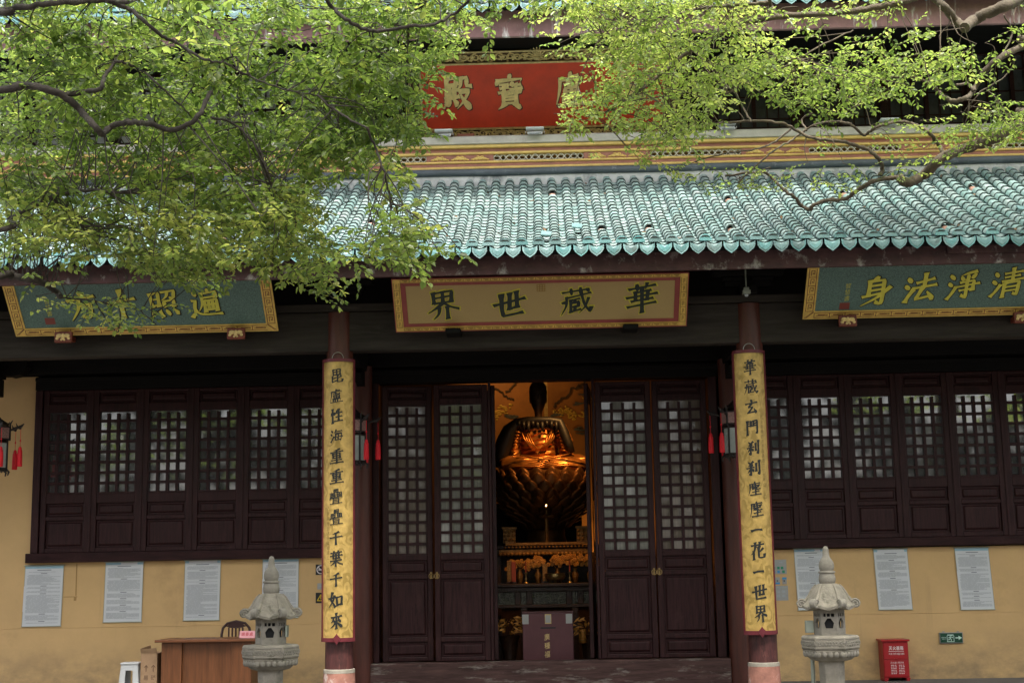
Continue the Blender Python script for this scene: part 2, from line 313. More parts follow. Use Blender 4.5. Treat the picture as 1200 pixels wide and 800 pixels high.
class MB:
    def __init__(self):
        self.V, self.F, self.MI = [], [], []

    def add(self, vs, fs, mi=0):
        b = len(self.V)
        self.V += [tuple(v) for v in vs]
        self.F += [tuple(i + b for i in f) for f in fs]
        self.MI += [mi] * len(fs)

    def box(self, x0, x1, y0, y1, z0, z1, mi=0):
        v = [(x0, y0, z0), (x1, y0, z0), (x1, y1, z0), (x0, y1, z0), (x0, y0, z1), (x1, y0, z1), (x1, y1, z1), (x0, y1, z1)]
        self.add(v, [(0, 3, 2, 1), (4, 5, 6, 7), (0, 1, 5, 4), (1, 2, 6, 5), (2, 3, 7, 6), (3, 0, 4, 7)], mi)

    def obox(self, c, ax, ay, az, hx, hy, hz, mi=0):
        c = Vector(c)
        v = [c + ax * (sx * hx) + ay * (sy * hy) + az * (sz * hz) for sz in (-1, 1) for sx, sy in ((-1, -1), (1, -1), (1, 1), (-1, 1))]
        self.add(v, [(0, 3, 2, 1), (4, 5, 6, 7), (0, 1, 5, 4), (1, 2, 6, 5), (2, 3, 7, 6), (3, 0, 4, 7)], mi)

    def raised(self, x0, x1, z0, z1, yb, yt, inset, mi=0):
        """panel field whose middle stands proud towards -y"""
        v = [(x0, yb, z0), (x1, yb, z0), (x1, yb, z1), (x0, yb, z1), (x0 + inset, yt, z0 + inset), (x1 - inset, yt, z0 + inset), (x1 - inset, yt, z1 - inset), (x0 + inset, yt, z1 - inset)]
        self.add(v, [(0, 1, 5, 4), (1, 2, 6, 5), (2, 3, 7, 6), (3, 0, 4, 7), (4, 5, 6, 7)], mi)

    def tube(self, pts, rad, n=8, mi=0, cap=True):
        pts = [Vector(p) for p in pts]
        if not hasattr(rad, '__len__'):
            rad = [rad] * len(pts)
        vs = []
        for i, p in enumerate(pts):
            d = (pts[min(i + 1, len(pts) - 1)] - pts[max(i - 1, 0)])
            d = d.normalized() if d.length > 1e-9 else Vector((0, 0, 1))
            if i == 0:
                a = d.cross(Vector((0, 0, 1)))
                if a.length < .3:
                    a = d.cross(Vector((0, 1, 0)))
            else:                       # carry the ring along without twisting it
                a = a - d * a.dot(d)
                if a.length < 1e-4:
                    a = d.cross(Vector((.3, 1, .2)))
            a.normalize(); b = a.cross(d)
            for k in range(n):
                t = 2 * math.pi * k / n
                vs.append(p + a * (rad[i] * math.cos(t)) + b * (rad[i] * math.sin(t)))
        fs = [(i * n + k, i * n + (k + 1) % n, (i + 1) * n + (k + 1) % n, (i + 1) * n + k) for i in range(len(pts) - 1) for k in range(n)]
        if cap:
            fs += [tuple(range(n - 1, -1, -1)), tuple(range((len(pts) - 1) * n, len(pts) * n))]
        self.add(vs, fs, mi)

    def lathe(self, cx, cy, prof, n=24, ph=0.0, mi=0, cap=True, sx=1.0, sy=1.0):
        vs = [(cx + r * sx * math.cos(ph + 2 * math.pi * k / n), cy + r * sy * math.sin(ph + 2 * math.pi * k / n), z) for r, z in prof for k in range(n)]
        fs = [(i * n + k, i * n + (k + 1) % n, (i + 1) * n + (k + 1) % n, (i + 1) * n + k) for i in range(len(prof) - 1) for k in range(n)]
        if cap:
            fs += [tuple(range(n - 1, -1, -1)), tuple(range((len(prof) - 1) * n, len(prof) * n))]
        self.add(vs, fs, mi)

    def ball(self, c, rx, ry, rz, n=12, m=8, mi=0):
        prof = [(max(1e-4, math.sin(math.pi * i / m)), -math.cos(math.pi * i / m)) for i in range(m + 1)]
        vs = [(c[0] + rx * r * math.cos(2 * math.pi * k / n), c[1] + ry * r * math.sin(2 * math.pi * k / n), c[2] + rz * z) for r, z in prof for k in range(n)]
        fs = [(i * n + k, i * n + (k + 1) % n, (i + 1) * n + (k + 1) % n, (i + 1) * n + k) for i in range(m) for k in range(n)]
        self.add(vs, fs, mi)

    def prism(self, pts, nrm, mi=0):
        """closed outline (3D points) pushed along nrm"""
        n = len(pts); nrm = Vector(nrm)
        vs = [Vector(p) for p in pts] + [Vector(p) + nrm for p in pts]
        self.add(vs, [tuple(range(n - 1, -1, -1)), tuple(range(n, 2 * n))] + [(i, (i + 1) % n, n + (i + 1) % n, n + i) for i in range(n)], mi)

    def xf(self, mtx):
        self.V = [tuple(mtx @ Vector(v)) for v in self.V]
        return self

    def build(self, name, mats, parent=None, smooth=None, bevel=0.0, loc=None):
        if not isinstance(mats, (list, tuple)):
            mats = [mats]
        org = ORG.get(parent.name, Vector((0, 0, 0))) if parent else (Vector(loc) if loc is not None else Vector((0, 0, 0)))
        me = bpy.data.meshes.new(name)
        me.from_pydata([(v[0] - org.x, v[1] - org.y, v[2] - org.z) for v in self.V], [], self.F)
        for m in mats:
            me.materials.append(m)
        if len(mats) > 1:
            me.polygons.foreach_set('material_index', self.MI)
        if smooth:
            me.polygons.foreach_set('use_smooth', [True] * len(me.polygons))
            me.set_sharp_from_angle(angle=R(smooth))
        me.update()
        o = bpy.data.objects.new(name, me); COL.objects.link(o)
        if parent:
            o.parent = parent
        else:
            o.location = org
        ORG[o.name] = org
        if bevel:
            bv = o.modifiers.new('bevel', 'BEVEL'); bv.width = bevel; bv.segments = 2; bv.limit_method = 'ANGLE'; bv.angle_limit = R(40)
        return o


def tag(o, label, cat, group=None):
    o['label'] = label; o['category'] = cat
    if group:
        o['group'] = group
    return o


def thing(name, label, cat, loc=(0, 0, 0), group=None):
    o = bpy.data.objects.new(name, None); COL.objects.link(o)
    o.location = loc; o.empty_display_size = .2
    ORG[o.name] = Vector(loc)
    return tag(o, label, cat, group)


def setting(o, kind='structure'):
    o['kind'] = kind
    return o


# ------------------------------------------------------------------ writing
_GL = {}


def glyph(ch, offset):
    k = (ch, round(offset, 4))
    if k not in _GL:
        c = bpy.data.curves.new('glyph', 'FONT'); c.body = ch; c.offset = offset; c.resolution_u = 3; c.fill_mode = 'FRONT'
        o = bpy.data.objects.new('glyph', c); COL.objects.link(o)
        bpy.context.view_layer.update()
        me = bpy.data.meshes.new_from_object(o.evaluated_get(bpy.context.evaluated_depsgraph_get()))
        v = np.array([q.co[:2] for q in me.vertices]).reshape(-1, 2); f = [tuple(p.vertices) for p in me.polygons]
        bpy.data.objects.remove(o); bpy.data.meshes.remove(me); bpy.data.curves.remove(c)
        _GL[k] = (v - np.array([.5, .38]), f) if ch > '\u2e80' else (v, f)
    return _GL[k]


DENSE = '疊塵寶藏遍盧殿淨器箱灭種廣葉華'


def slice_glyph(v, f, step=.09):
    """cut the flat glyph into upright strips so that it can follow a round board"""
    import bmesh
    bm = bmesh.new()
    vs_ = [bm.verts.new((a, c, 0)) for a, c in v]
    for q in f:
        try:
            bm.faces.new([vs_[i] for i in q])
        except ValueError:
            pass
    x = -.6
    while x < .6:
        bmesh.ops.bisect_plane(bm, geom=bm.verts[:] + bm.edges[:] + bm.faces[:], plane_co=(x, 0, 0), plane_no=(1, 0, 0)); x += step
    bm.verts.index_update()
    out = np.array([q.co[:2] for q in bm.verts]), [tuple(q.index for q in p.verts) for p in bm.faces]
    bm.free()
    return out


def write(mb, ch, cu, cv, su, sv, fmap, offset=.0, nib=((0, 0),), shear=0.0, wob=0.0, slant=0.0, mi=0, seed=0, cut=False):
    """brush-like character: several slightly shifted copies (a broad nib) of one glyph, bent a little, placed by fmap(u, v, layer)"""
    if ch in DENSE:
        offset = min(offset, .0) if offset < .02 else offset * .7; nib = [(a * .6, c * .5) for a, c in nib]
    if ch == '疊':
        offset = 0.0; nib = nib[:2]; wob = min(wob, .012)
    v, f = glyph(ch, offset)
    if cut:
        v, f = slice_glyph(v, f)
    rs = np.random.RandomState(seed + ord(ch) % 977)
    a = rs.uniform(0, 6.28, 6)
    for li, (du, dv) in enumerate(nib):
        x = v[:, 0] + du; y = v[:, 1] + dv
        if wob:
            x2 = x + wob * np.sin(4.5 * y + a[0]) + .5 * wob * np.sin(9 * x + a[1])
            y2 = y + wob * np.sin(4 * x + a[2]) + .5 * wob * np.sin(10 * y + 3 * x + a[3])
            x, y = x2, y2
        y = y + shear * x
        x = x + slant * y
        mb.add([fmap(cu + su * p, cv + sv * q, li) for p, q in zip(x, y)], f, mi)


NIB = ((0, 0), (-.015, .006), (.015, -.008), (-.027, .014), (.026, -.016))
NIB_S = ((0, 0), (-.014, .006), (.014, -.008), (.026, -.018))

# brush strokes on a 100 x 100 square, y down: "x y x y ...; ..."
_W3 = '10 12 22 22;4 38 16 47;6 90 16 76 28 54'
_CAO = '10 14 90 11;35 3 37 22;65 2 62 22'
STROKES = {
    '一': '6 54 50 46 94 51', '十': '6 44 94 39;50 4 50 97', '千': '72 7 46 18 24 24;5 48 95 42;50 18 50 98',
    '世': '3 43 97 34;26 14 27 60 31 87 90 82;50 10 50 62;74 8 73 60;50 62 73 60',
    '如': '28 6 18 45 36 72 46 90;42 24 32 56 4 92;2 40 52 32;58 35 60 82;58 35 93 30 88 80;60 78 88 76',
    '來': '12 25 88 20;50 3 50 98;31 30 24 48 9 59;28 42 41 56;70 28 64 46 54 56;66 42 84 57;49 52 30 76 3 92;51 52 70 74 98 90',
    '性': '17 30 9 54;34 26 39 43;25 4 25 97;57 13 50 30 42 41;50 32 91 28;48 58 89 54;38 89 97 84;69 7 69 87',
    '海': _W3 + ';48 5 42 18 31 31;42 20 91 16;46 34 40 80 86 78;48 34 88 31 84 80 75 91;29 58 97 54;62 40 66 50;60 62 64 72',
    '重': '71 5 50 11 27 15;6 27 94 22;24 36 28 62;24 36 76 33 73 62;27 49 74 47;28 62 73 60;16 77 84 73;50 12 50 92;3 94 97 90',
    '疊': '36 3 37 22;36 3 64 2 63 22;37 12 63 12;50 3 50 22;37 22 63 21;11 27 12 47;11 27 43 26 42 47;12 37 42 36;27 27 27 47;12 47 42 46;57 26 58 46;57 26 89 25 88 46;58 36 88 35;73 26 73 46;58 46 88 45;7 55 5 65;7 55 94 52 88 63;30 62 31 91;30 62 70 60 69 91;31 71 69 70;31 81 69 80;6 93 94 90',
    '葉': _CAO + ';7 35 93 31;28 24 29 51 80 49;50 22 50 48;70 22 70 46;8 65 92 61;50 50 50 98;48 65 30 82 5 93;52 65 70 80 97 91',
    '毘': '22 6 24 42;22 6 78 4 76 42;24 23 77 22;50 6 50 42;24 42 76 41;16 52 16 93 47 83;18 69 45 64;85 53 70 62 58 68;58 49 58 86 64 93 92 91 95 77',
    '盧': '50 1 50 16;50 9 79 8;14 20 14 50 3 94;14 20 93 17 86 29;28 34 57 29;44 24 44 38 70 39 75 33;32 46 34 66;32 46 76 44 74 66;33 56 75 55;53 46 53 66;34 66 74 65;26 74 30 92;26 74 84 72 80 92;44 74 45 92;64 73 63 92;8 95 99 92',
    '華': _CAO + ';26 31 76 28;4 47 96 42;30 30 32 58;68 29 66 58;18 60 82 57;8 77 94 73;50 22 50 99',
    '藏': _CAO + ';22 30 20 60 4 94;8 49 21 47;24 31 94 26;32 42 33 83;32 42 60 40;38 53 58 51 57 66 38 67;33 83 63 80;47 42 47 52;47 67 47 81;65 18 74 62 92 93 97 78;89 43 78 70 58 92;80 11 89 20',
    '玄': '47 3 56 16;8 27 94 22;48 28 28 51 58 50 30 78 18 87 82 80;68 62 86 90',
    '門': '14 7 14 97;14 8 42 6 41 38;15 22 41 21;15 38 41 37;58 6 59 38;58 6 87 4 86 91 76 86;60 21 85 20;60 38 85 36',
    '剎': '13 9 45 35;47 7 11 39;4 49 53 44;30 32 30 95 21 88;28 52 6 80;34 54 52 71;67 21 67 67;89 5 89 93 77 84',
    '塵': '49 1 54 10;14 16 93 12;16 16 14 56 2 96;28 28 89 25;36 20 36 50;56 18 56 48;77 24 77 40;28 40 79 38;36 51 54 46;60 45 66 56 92 52;33 73 83 69;57 58 57 92;16 95 99 90',
    '花': '8 17 92 12;34 4 36 26;66 3 63 26;35 31 24 54 4 72;24 52 24 97;88 37 70 52 49 63;56 30 56 80 64 93 93 91 96 75',
    '界': '22 4 24 40;22 4 78 3 76 40;24 22 77 21;50 4 50 40;24 40 76 39;50 42 32 58 4 72;52 42 72 58 98 68;38 60 36 80 20 98;64 60 64 99',
    '遍': '12 7 22 18;6 36 20 34 12 58 16 72;2 92 18 76 40 88 98 91;58 1 64 10;40 14 86 11 85 30;42 30 85 29;40 14 38 50 27 75;46 40 46 77;46 40 88 38 87 77;60 40 60 72;73 40 73 72;47 55 87 54',
    '照': '10 12 11 56;10 12 36 10 35 56;11 33 35 32;11 54 35 53;48 12 89 9 84 35 75 32;66 12 60 26 45 39;52 42 54 62;52 42 84 40 82 62;54 60 82 59;15 75 5 96;34 75 40 93;58 74 66 92;80 72 96 94',
    '方': '47 2 56 14;6 27 94 22;44 26 38 60 8 96;42 48 79 45 74 84 64 94 53 85',
    '身': '55 1 44 14;30 16 28 66;30 16 74 14 74 88 62 97 53 89;30 32 74 30;30 47 74 45;10 67 74 60;94 42 56 74 5 98',
    '法': _W3 + ';38 27 91 22;64 3 64 46;29 49 99 44;60 48 39 87 85 80;73 64 94 94',
    '淨': _W3 + ';85 3 60 10 41 15;44 20 50 30;62 16 66 26;87 13 76 29;42 38 84 35 82 66;29 53 99 48;42 66 82 64;62 30 62 93 49 84',
    '清': _W3 + ';40 16 90 13;44 28 86 26;33 42 98 38;64 3 64 40;44 50 42 95;44 50 86 48 85 93 75 88;45 63 84 62;45 76 84 75',
    '殿': '14 8 12 50 3 96;14 8 48 6 47 24;15 25 47 24;22 34 22 64;40 33 40 64;15 44 51 42;8 67 55 62;24 72 13 91;38 70 51 89;64 7 62 28 53 39;64 7 84 6 84 30 97 32;58 48 88 45 74 72 47 97;62 56 76 78 99 96',
    '寶': '50 0 52 9;8 14 6 27;8 14 94 12 88 23;16 28 46 27;18 38 44 37;13 50 49 48;31 28 31 49;62 21 55 33;60 30 89 28;53 40 93 38;74 28 74 52;60 44 61 52 88 51 88 43;28 56 29 84;28 56 74 55 73 84;29 65 73 64;29 74 73 73;29 83 73 82;40 86 10 99;62 86 92 99',
    '廣': '52 1 54 12;12 16 93 13;14 16 14 56 3 96;34 28 86 26;48 20 48 38;70 19 70 38;25 40 95 38;36 48 37 74;36 48 84 46 82 74;37 60 83 59;37 74 82 73;60 38 60 74;46 78 27 95;72 78 93 93',
}


def brush(mb, ch, cu, cv, su, sv, fmap, W, grow=0.0, rise=.06, mi=0, seed=0):
    """a brush written character: each stroke a ribbon that swells at its ends, thins along level runs and tapers in its sweeps"""
    rs = random.Random(seed * 31 + ord(ch))
    st = [list(map(float, q.split())) for q in STROKES[ch].split(';')]
    W = W * (1.0 if len(st) < 9 else .84 if len(st) < 14 else .68 if len(st) < 20 else .54)
    for li, q in enumerate(st):
        P = [Vector((q[i] / 100 - .5 + rs.gauss(0, .010), .5 - q[i + 1] / 100 + rs.gauss(0, .010), 0)) for i in range(0, len(q), 2)]
        P = [Vector((p.x, p.y + rise * p.x, 0)) for p in P]
        # keep corners crisp: round only the gentle bends
        S = []
        for i in range(len(P) - 1):
            a, b_ = P[i], P[i + 1]; n = max(3, int((b_ - a).length * 16))
            pa = P[i - 1] if i and (a - P[i - 1]).normalized().dot((b_ - a).normalized()) > .35 else a
            pd = P[i + 2] if i + 2 < len(P) and (P[i + 2] - b_).normalized().dot((b_ - a).normalized()) > .35 else b_
            for j in range(n):
                t = j / n
                S.append(.5 * ((2 * a) + (b_ - pa) * t + (2 * pa - 5 * a + 4 * b_ - pd) * t * t + (3 * a - pa - 3 * b_ + pd) * t ** 3))
        S.append(P[-1])
        n = len(S); e = P[-1] - P[-2]; tot = P[-1] - P[0]
        sweep = e.x < -.04 and e.y < -.04 and len(P) <= 4
        na = e.x > .12 and e.y < -.08 and len(P) <= 3
        dot = tot.length < .2
        vs_ = []
        for i, p in enumerate(S):
            t = i / (n - 1); d = S[min(i + 1, n - 1)] - S[max(i - 1, 0)]
            d = d.normalized() if d.length > 1e-6 else Vector((1, 0, 0))
            lev = abs(d.x)
            w_ = W * (1 - .42 * lev ** 2)
            if dot:
                w_ = W * (.45 + .75 * math.sin(math.pi * min(1, t * .8 + .1)))
            elif sweep:
                w_ = W * (1.05 - .92 * t ** 1.3)
            elif na:
                w_ = W * (.45 + .95 * math.sin(math.pi * min(1, t * .98) ** 1.9)) if t < .99 else W * .08
            else:
                w_ *= 1 + .45 * math.exp(-(t / .10) ** 2) + .50 * math.exp(-((1 - t) / .10) ** 2)
            w_ = w_ * (1 + .06 * math.sin(i * 1.3 + li)) / 2 + grow
            nn = Vector((-d.y, d.x, 0))
            if i == 0:
                p = p - d * (w_ * .55)
            if i == n - 1 and not sweep:
                p = p + d * (w_ * .55)
            sk = d * (w_ * .35)          # slanted nib
            vs_ += [p + nn * w_ - sk * .6, p - nn * w_ + sk * .6]
        if grow:
            d0 = (S[0] - S[1]).normalized() * grow; d1 = (S[-1] - S[-2]).normalized() * grow
            for k in (0, 1):
                vs_[k] += d0; vs_[-1 - k] += d1
        mb.add([fmap(cu + su * v.x, cv + sv * v.y, li * .3) for v in vs_], [(2 * i + 1, 2 * i + 3, 2 * i + 2, 2 * i) for i in range(n - 1)], mi)



# ================================================================== the setting
g = MB(); g.add([(-150, -150, 0), (150, -150, 0), (150, 150, 0), (-150, 150, 0)], [(0, 1, 2, 3)])
setting(g.build('ground', M['paving']))

# ================================================================== the temple hall
hall = thing('temple_hall', 'two storey Chinese temple hall with teal tiled eave, ochre walls and dark lattice doors', 'temple', (0, 0, 0))
XL, XR = -11.5, 10.5

# ochre walls round the window openings
for sd in (-1, 1):
    b = MB()
    if sd < 0:
        b.add([(XL, 0, .92), (-2.72, 0, .92), (-2.72, 0, 1.86), (-7.6, 0, 1.86), (-7.6, 0, 4.62), (XL, 0, 4.62)], [(0, 1, 2, 3, 4, 5)])
        b.add([(-7.6, 0, 1.86), (-7.6, .25, 1.86), (-7.6, .25, 4.62), (-7.6, 0, 4.62)], [(0, 1, 2, 3)])
        b.box(XL, -2.72, -.008, .25, 0, .917)
    else:
        b.add([(2.72, 0, .92), (XR, 0, .92), (XR, 0, 4.62), (8.35, 0, 4.62), (8.35, 0, 1.86), (2.72, 0, 1.86)], [(0, 1, 2, 3, 4, 5)])
        b.box(2.72, XR, -.008, .25, 0, .917)
    b.build('wall', M['ochre'], hall)
# raking line scratched on the plaster beside the first poster, and cable pock
b = MB()
b.box(-6.93, -6.915, -.004, 0, 1.38, 1.84); b.box(-7.1, -6.9, -.004, 0, 1.36, 1.37); b.box(-6.95, -6.915, -.005, 0, 1.31, 1.37)
b.build('plaster_patch', mat('patched_plaster', (.36, .22, .085), rough=.9, var=.2), hall)

# dark upper wall, headers and tie beams under the eave
b = MB()
b.box(XL, XR, .0, .25, 4.622, 7.42)
b.build('upper_wall_board', M['dark_wood'], hall)
b = MB()
b.box(XL, XR, -.16, -.002, 4.64, 4.98)
b.box(XL, XR, -.10, -.003, 5.15, 5.3)
b.build('wall_beam', M['dark_wood'], hall, bevel=.012)
b = MB()
b.box(-7.6, -2.6, -.09, .2, 4.405, 4.60); b.box(2.6, 8.2, -.09, .2, 4.405, 4.60); b.box(-2.6, 2.6, -.10, .2, 4.405, 4.612)
b.box(-7.6, -2.72, -.115, -.09, 4.54, 4.59); b.box(2.72, 8.2, -.115, -.09, 4.54, 4.59); b.box(-2.6, 2.6, -.13, -.1, 4.53, 4.59)
b.build('window_header', M['dark_wood'], hall, bevel=.006)
for x0, x1, zz in ((-7.66, -2.72, 1.862), (2.72, 8.35, 1.874)):
    b = MB(); b.box(x0, x1, -.10, .2, zz, 2.0)
    b.build('window_sill', M['maroon_h'], hall, bevel=.01)
b = MB(); b.box(-7.6, -7.49, -.075, .2, 2.0, 4.402)
b.build('window_post', M['maroon'], hall, bevel=.008)

# columns
COLX = (-8.1, -2.7, 2.7, 8.1)
for cx in COLX:
    b = MB()
    b.lathe(cx, -2.4, [(.172, .78), (.172, 5.03), (.15, 5.042)], 28)
    c = b.build('front_column', M['column'], hall, smooth=40)
    b = MB(); b.lathe(cx, -2.4, [(.182, .43), (.180, .79)], 28); b.build('column_foot', M['column_worn'], c, smooth=40)
    b = MB(); b.lathe(cx, -2.4, [(.205, 0), (.207, .2), (.200, .38)], 28); b.lathe(cx, -2.4, [(.202, .381), (.200, .425), (.192, .43)], 28, mi=1); b.build('column_base', [M['column_base'], M['stone_pale']], c, smooth=40)
for cx in COLX[1:]:
    b = MB(); b.lathe(cx, -.16, [(.15, 0), (.15, 4.64)], 24)
    b.build('inner_column', M['column'], hall, smooth=40)
# front architrave
b = MB()
xs = [XL, -8.1, -2.7, 2.7, 8.1, XR]
b.box(XL, XR, -2.50, -2.28, 4.51, 5.04)
b.build('front_beam', M['beam'], hall, bevel=.02)
b = MB(); b.box(XL, XR, -2.545, -2.25, 5.044, 5.14)
b.build('beam_cap', M['beam'], hall, bevel=.01)
# tie beams from the front columns to the wall, with carved ends
for cx in COLX:
    b = MB(); b.box(cx - .09, cx + .09, -2.24, -.17, 4.56, 4.90)
    prof = [(-.17, 4.56), (-.55, 4.56), (-.75, 4.48), (-.62, 4.40), (-.4, 4.36), (-.17, 4.30)]
    b.prism([(cx - .06, y, z - .004) for y, z in prof], (.12, 0, 0))
    b.build('tie_beam', M['dark_wood'], hall, bevel=.01)
# bracket end above the ochre pier
b = MB()
pts = [(-8.35, 4.9), (-7.62, 4.9), (-7.62, 4.72), (-7.72, 4.60), (-7.86, 4.575), (-7.95, 4.60), (-8.05, 4.68), (-8.2, 4.73), (-8.35, 4.70)]
b.prism([(x, -.42, z) for x, z in pts], (0, .24, 0))
b.build('bracket_end', M['dark_wood'], hall, bevel=.01)
# carved bracket arms under the eave over each front column
for cx in COLX:
    b = MB()
    b.box(cx - .11, cx + .11, -2.62, -2.2, 5.145, 5.26)
    for k, (hw, z0) in enumerate(((.30, 5.265), (.46, 5.39))):
        b.box(cx - hw, cx + hw, -2.50 - .1 * k, -2.36 - .1 * k, z0, z0 + .07)
        for s in (-1, 1):
            for q in range(3):
                xx = cx + s * hw * (.35 + .3 * q)
                b.box(xx - .05, xx + .05, -2.54 - .1 * k, -2.33 - .1 * k, z0 + .072, z0 + .12)
    b.build('bracket_set', M['dark_wood'], hall, bevel=.008)


# ---- lattice casements and doors
def leaf_geometry(x0, W, rails, panels, lat, stile, y=0.0, cols=4, rows=8, barw=.040):
    fr, la = MB(), MB()
    zb, zt = rails[0][0], rails[-1][1]
    fr.box(x0, x0 + stile, y - .05, y + .012, zb, zt); fr.box(x0 + W - stile, x0 + W, y - .05, y + .012, zb, zt)
    for z0, z1 in rails:
        fr.box(x0 + stile - .001, x0 + W - stile + .001, y - .046, y + .010, z0, z1)
    for z0, z1 in panels:
        fr.box(x0 + stile - .002, x0 + W - stile + .002, y - .012, y + .008, z0 - .002, z1 + .002)
        i = min(.035, (z1 - z0) * .2)
        fr.raised(x0 + stile + .03, x0 + W - stile - .03, z0 + .028, z1 - .028, y - .0125, y - .034, i * .55)
    z0, z1 = lat
    xa, xb = x0 + stile, x0 + W - stile
    # thin inner moulding round the lattice
    for a, c, d, e in ((xa, xa + .014, z0, z1), (xb - .014, xb, z0, z1)):
        la.box(a, c, y - .040, y + .004, d, e)
    for d, e in ((z0, z0 + .022), (z1 - .022, z1)):
        la.box(xa + .014, xb - .014, y - .040, y + .004, d, e)
    cw = (xb - xa - .028 + barw) / cols; ch = (z1 - z0 - .044 + barw) / rows
    for i in range(1, cols):
        x = xa + .014 + cw * i - barw / 2
        la.box(x - barw / 2, x + barw / 2, y - .034, y + .002, z0 + .022, z1 - .044)
    for j in range(1, rows):
        z = z0 + .022 + ch * j - barw / 2
        la.box(xa + .014, xb - .014, y - .031, y - .001, z - barw / 2, z + barw / 2)
    gl = []
    for i in range(cols):
        for j in range(rows):
            xc = xa + .014 + cw * (i + .5) - barw / 2; zc = z0 + .022 + ch * (j + .5) - barw / 2
            gl.append((xc, zc, cw * .5, ch * .5))
    return fr, la, gl


def panes(gl, y, amp, rnd):
    m = MB()
    for xc, zc, hx, hz in gl:
        ta, tb = rnd.gauss(0, amp), rnd.gauss(0, amp)
        m.add([(xc + sx * hx, y + sx * hx * ta + sz * hz * tb, zc + sz * hz) for sx, sz in ((-1, -1), (1, -1), (1, 1), (-1, 1))], [(0, 1, 2, 3)])
    return m


rnd = random.Random(11)
W_RAILS = [(2.0, 2.07), (2.47, 2.535), (2.72, 2.86), (4.09, 4.20), (4.36, 4.402)]
W_PANELS = [(2.07, 2.47), (2.535, 2.72), (4.20, 4.36)]
WP = .7505
for x0 in [-7.487 + WP * i for i in range(6)] + [2.918 + WP * i for i in range(7)]:
    fr, la, gl = leaf_geometry(x0 + .006, WP - .012, W_RAILS, W_PANELS, (2.86, 4.09), .085)
    f = fr.build('window_casement', M['maroon'], hall, bevel=.011)
    la.build('lattice', M['maroon'], f)
    panes(gl, .006, .005, rnd).build('glass', M['glass_win'], f)
for x in [-7.487 + WP * i for i in range(1, 6)] + [2.918 + WP * i for i in range(1, 7)]:
    b = MB(); b.box(x - .014, x + .014, -.062, -.050, 2.0, 4.402); b.build('window_mullion', M['maroon'], hall, bevel=.004)
for x0, x1 in ((-2.984, -2.74), (2.74, 2.918)):
    b = MB(); b.box(x0, x1, -.06, .2, 2.0, 4.402); b.build('window_jamb', M['maroon'], hall, bevel=.006)

D_RAILS = [(.36, .42), (.63, .70), (1.53, 1.60), (1.80, 1.88), (4.09, 4.17), (4.31, 4.365)]
D_PANELS = [(.42, .63), (.70, 1.53), (1.60, 1.80), (4.17, 4.31)]


def door_leaf(W, mtx, glass, knob_side):
    fr, la, gl = leaf_geometry(0, W, D_RAILS, D_PANELS, (1.88, 4.09), .082, rows=14, barw=.041)
    p = panes(gl, .006, .010, rnd)
    f = fr.xf(mtx).build('door_leaf', M['maroon'], hall, bevel=.011)
    la.xf(mtx).build('lattice', M['maroon'], f)
    p.xf(mtx).build('glass', glass, f)
    if knob_side is not None:
        h = MB(); x = .03 if knob_side == 0 else W - .03
        h.box(x - .014, x + .014, -.056, -.049, 1.53, 1.63)
        pts = [(x + .035 * math.sin(t), -.07, 1.57 + .04 * math.cos(t)) for t in [2 * math.pi * i / 10 for i in range(11)]]
        h.tube(pts, .006, 6); h.ball((x, -.062, 1.60), .014, .014, .014, 8, 6)
        h.xf(mtx).build('handle', M['brass'], f, smooth=50)
    return f


T = Matrix.Translation
door_leaf(.74, T((-2.43, .03, 0)) @ Matrix.Rotation(R(9), 4, 'Z'), M['glass_door_b'], 1)
door_leaf(.80, T((-1.655, .0, 0)), M['glass_door'], 0)
door_leaf(.82, T((.735, .0, 0)), M['glass_door'], 1)
door_leaf(.80, T((1.572, .0, 0)), M['glass_door_b'], 0)
door_leaf(.78, T((-.80, .10, 0)) @ Matrix.Rotation(R(97), 4, 'Z'), M['glass_door_b'], None)
door_leaf(.78, T((.695, .88, 0)) @ Matrix.Rotation(R(-95), 4, 'Z'), M['glass_door_b'], None)
b = MB()
for x0, x1 in ((-2.555, -2.465), (2.40, 2.53)):
    b.box(x0, x1, -.09, .14, .352, 4.403)
b.box(-.850, -.81, -.06, .09, .352, 4.403); b.box(.69, .728, -.06, .09, .352, 4.403)
b.build('door_jamb', M['maroon'], hall, bevel=.008)
b = MB(); b.box(-2.66, 2.56, -.24, .06, 0, .35)
b.build('threshold', M['threshold'], hall, bevel=.018)

# interior shell
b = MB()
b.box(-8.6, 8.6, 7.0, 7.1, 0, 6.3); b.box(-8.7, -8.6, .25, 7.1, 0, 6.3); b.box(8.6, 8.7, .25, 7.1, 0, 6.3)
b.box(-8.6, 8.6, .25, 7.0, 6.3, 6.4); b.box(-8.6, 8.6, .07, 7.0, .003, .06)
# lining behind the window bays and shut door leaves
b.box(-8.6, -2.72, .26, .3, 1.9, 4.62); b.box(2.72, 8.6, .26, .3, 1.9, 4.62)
b.build('interior_shell', M['room'], hall)


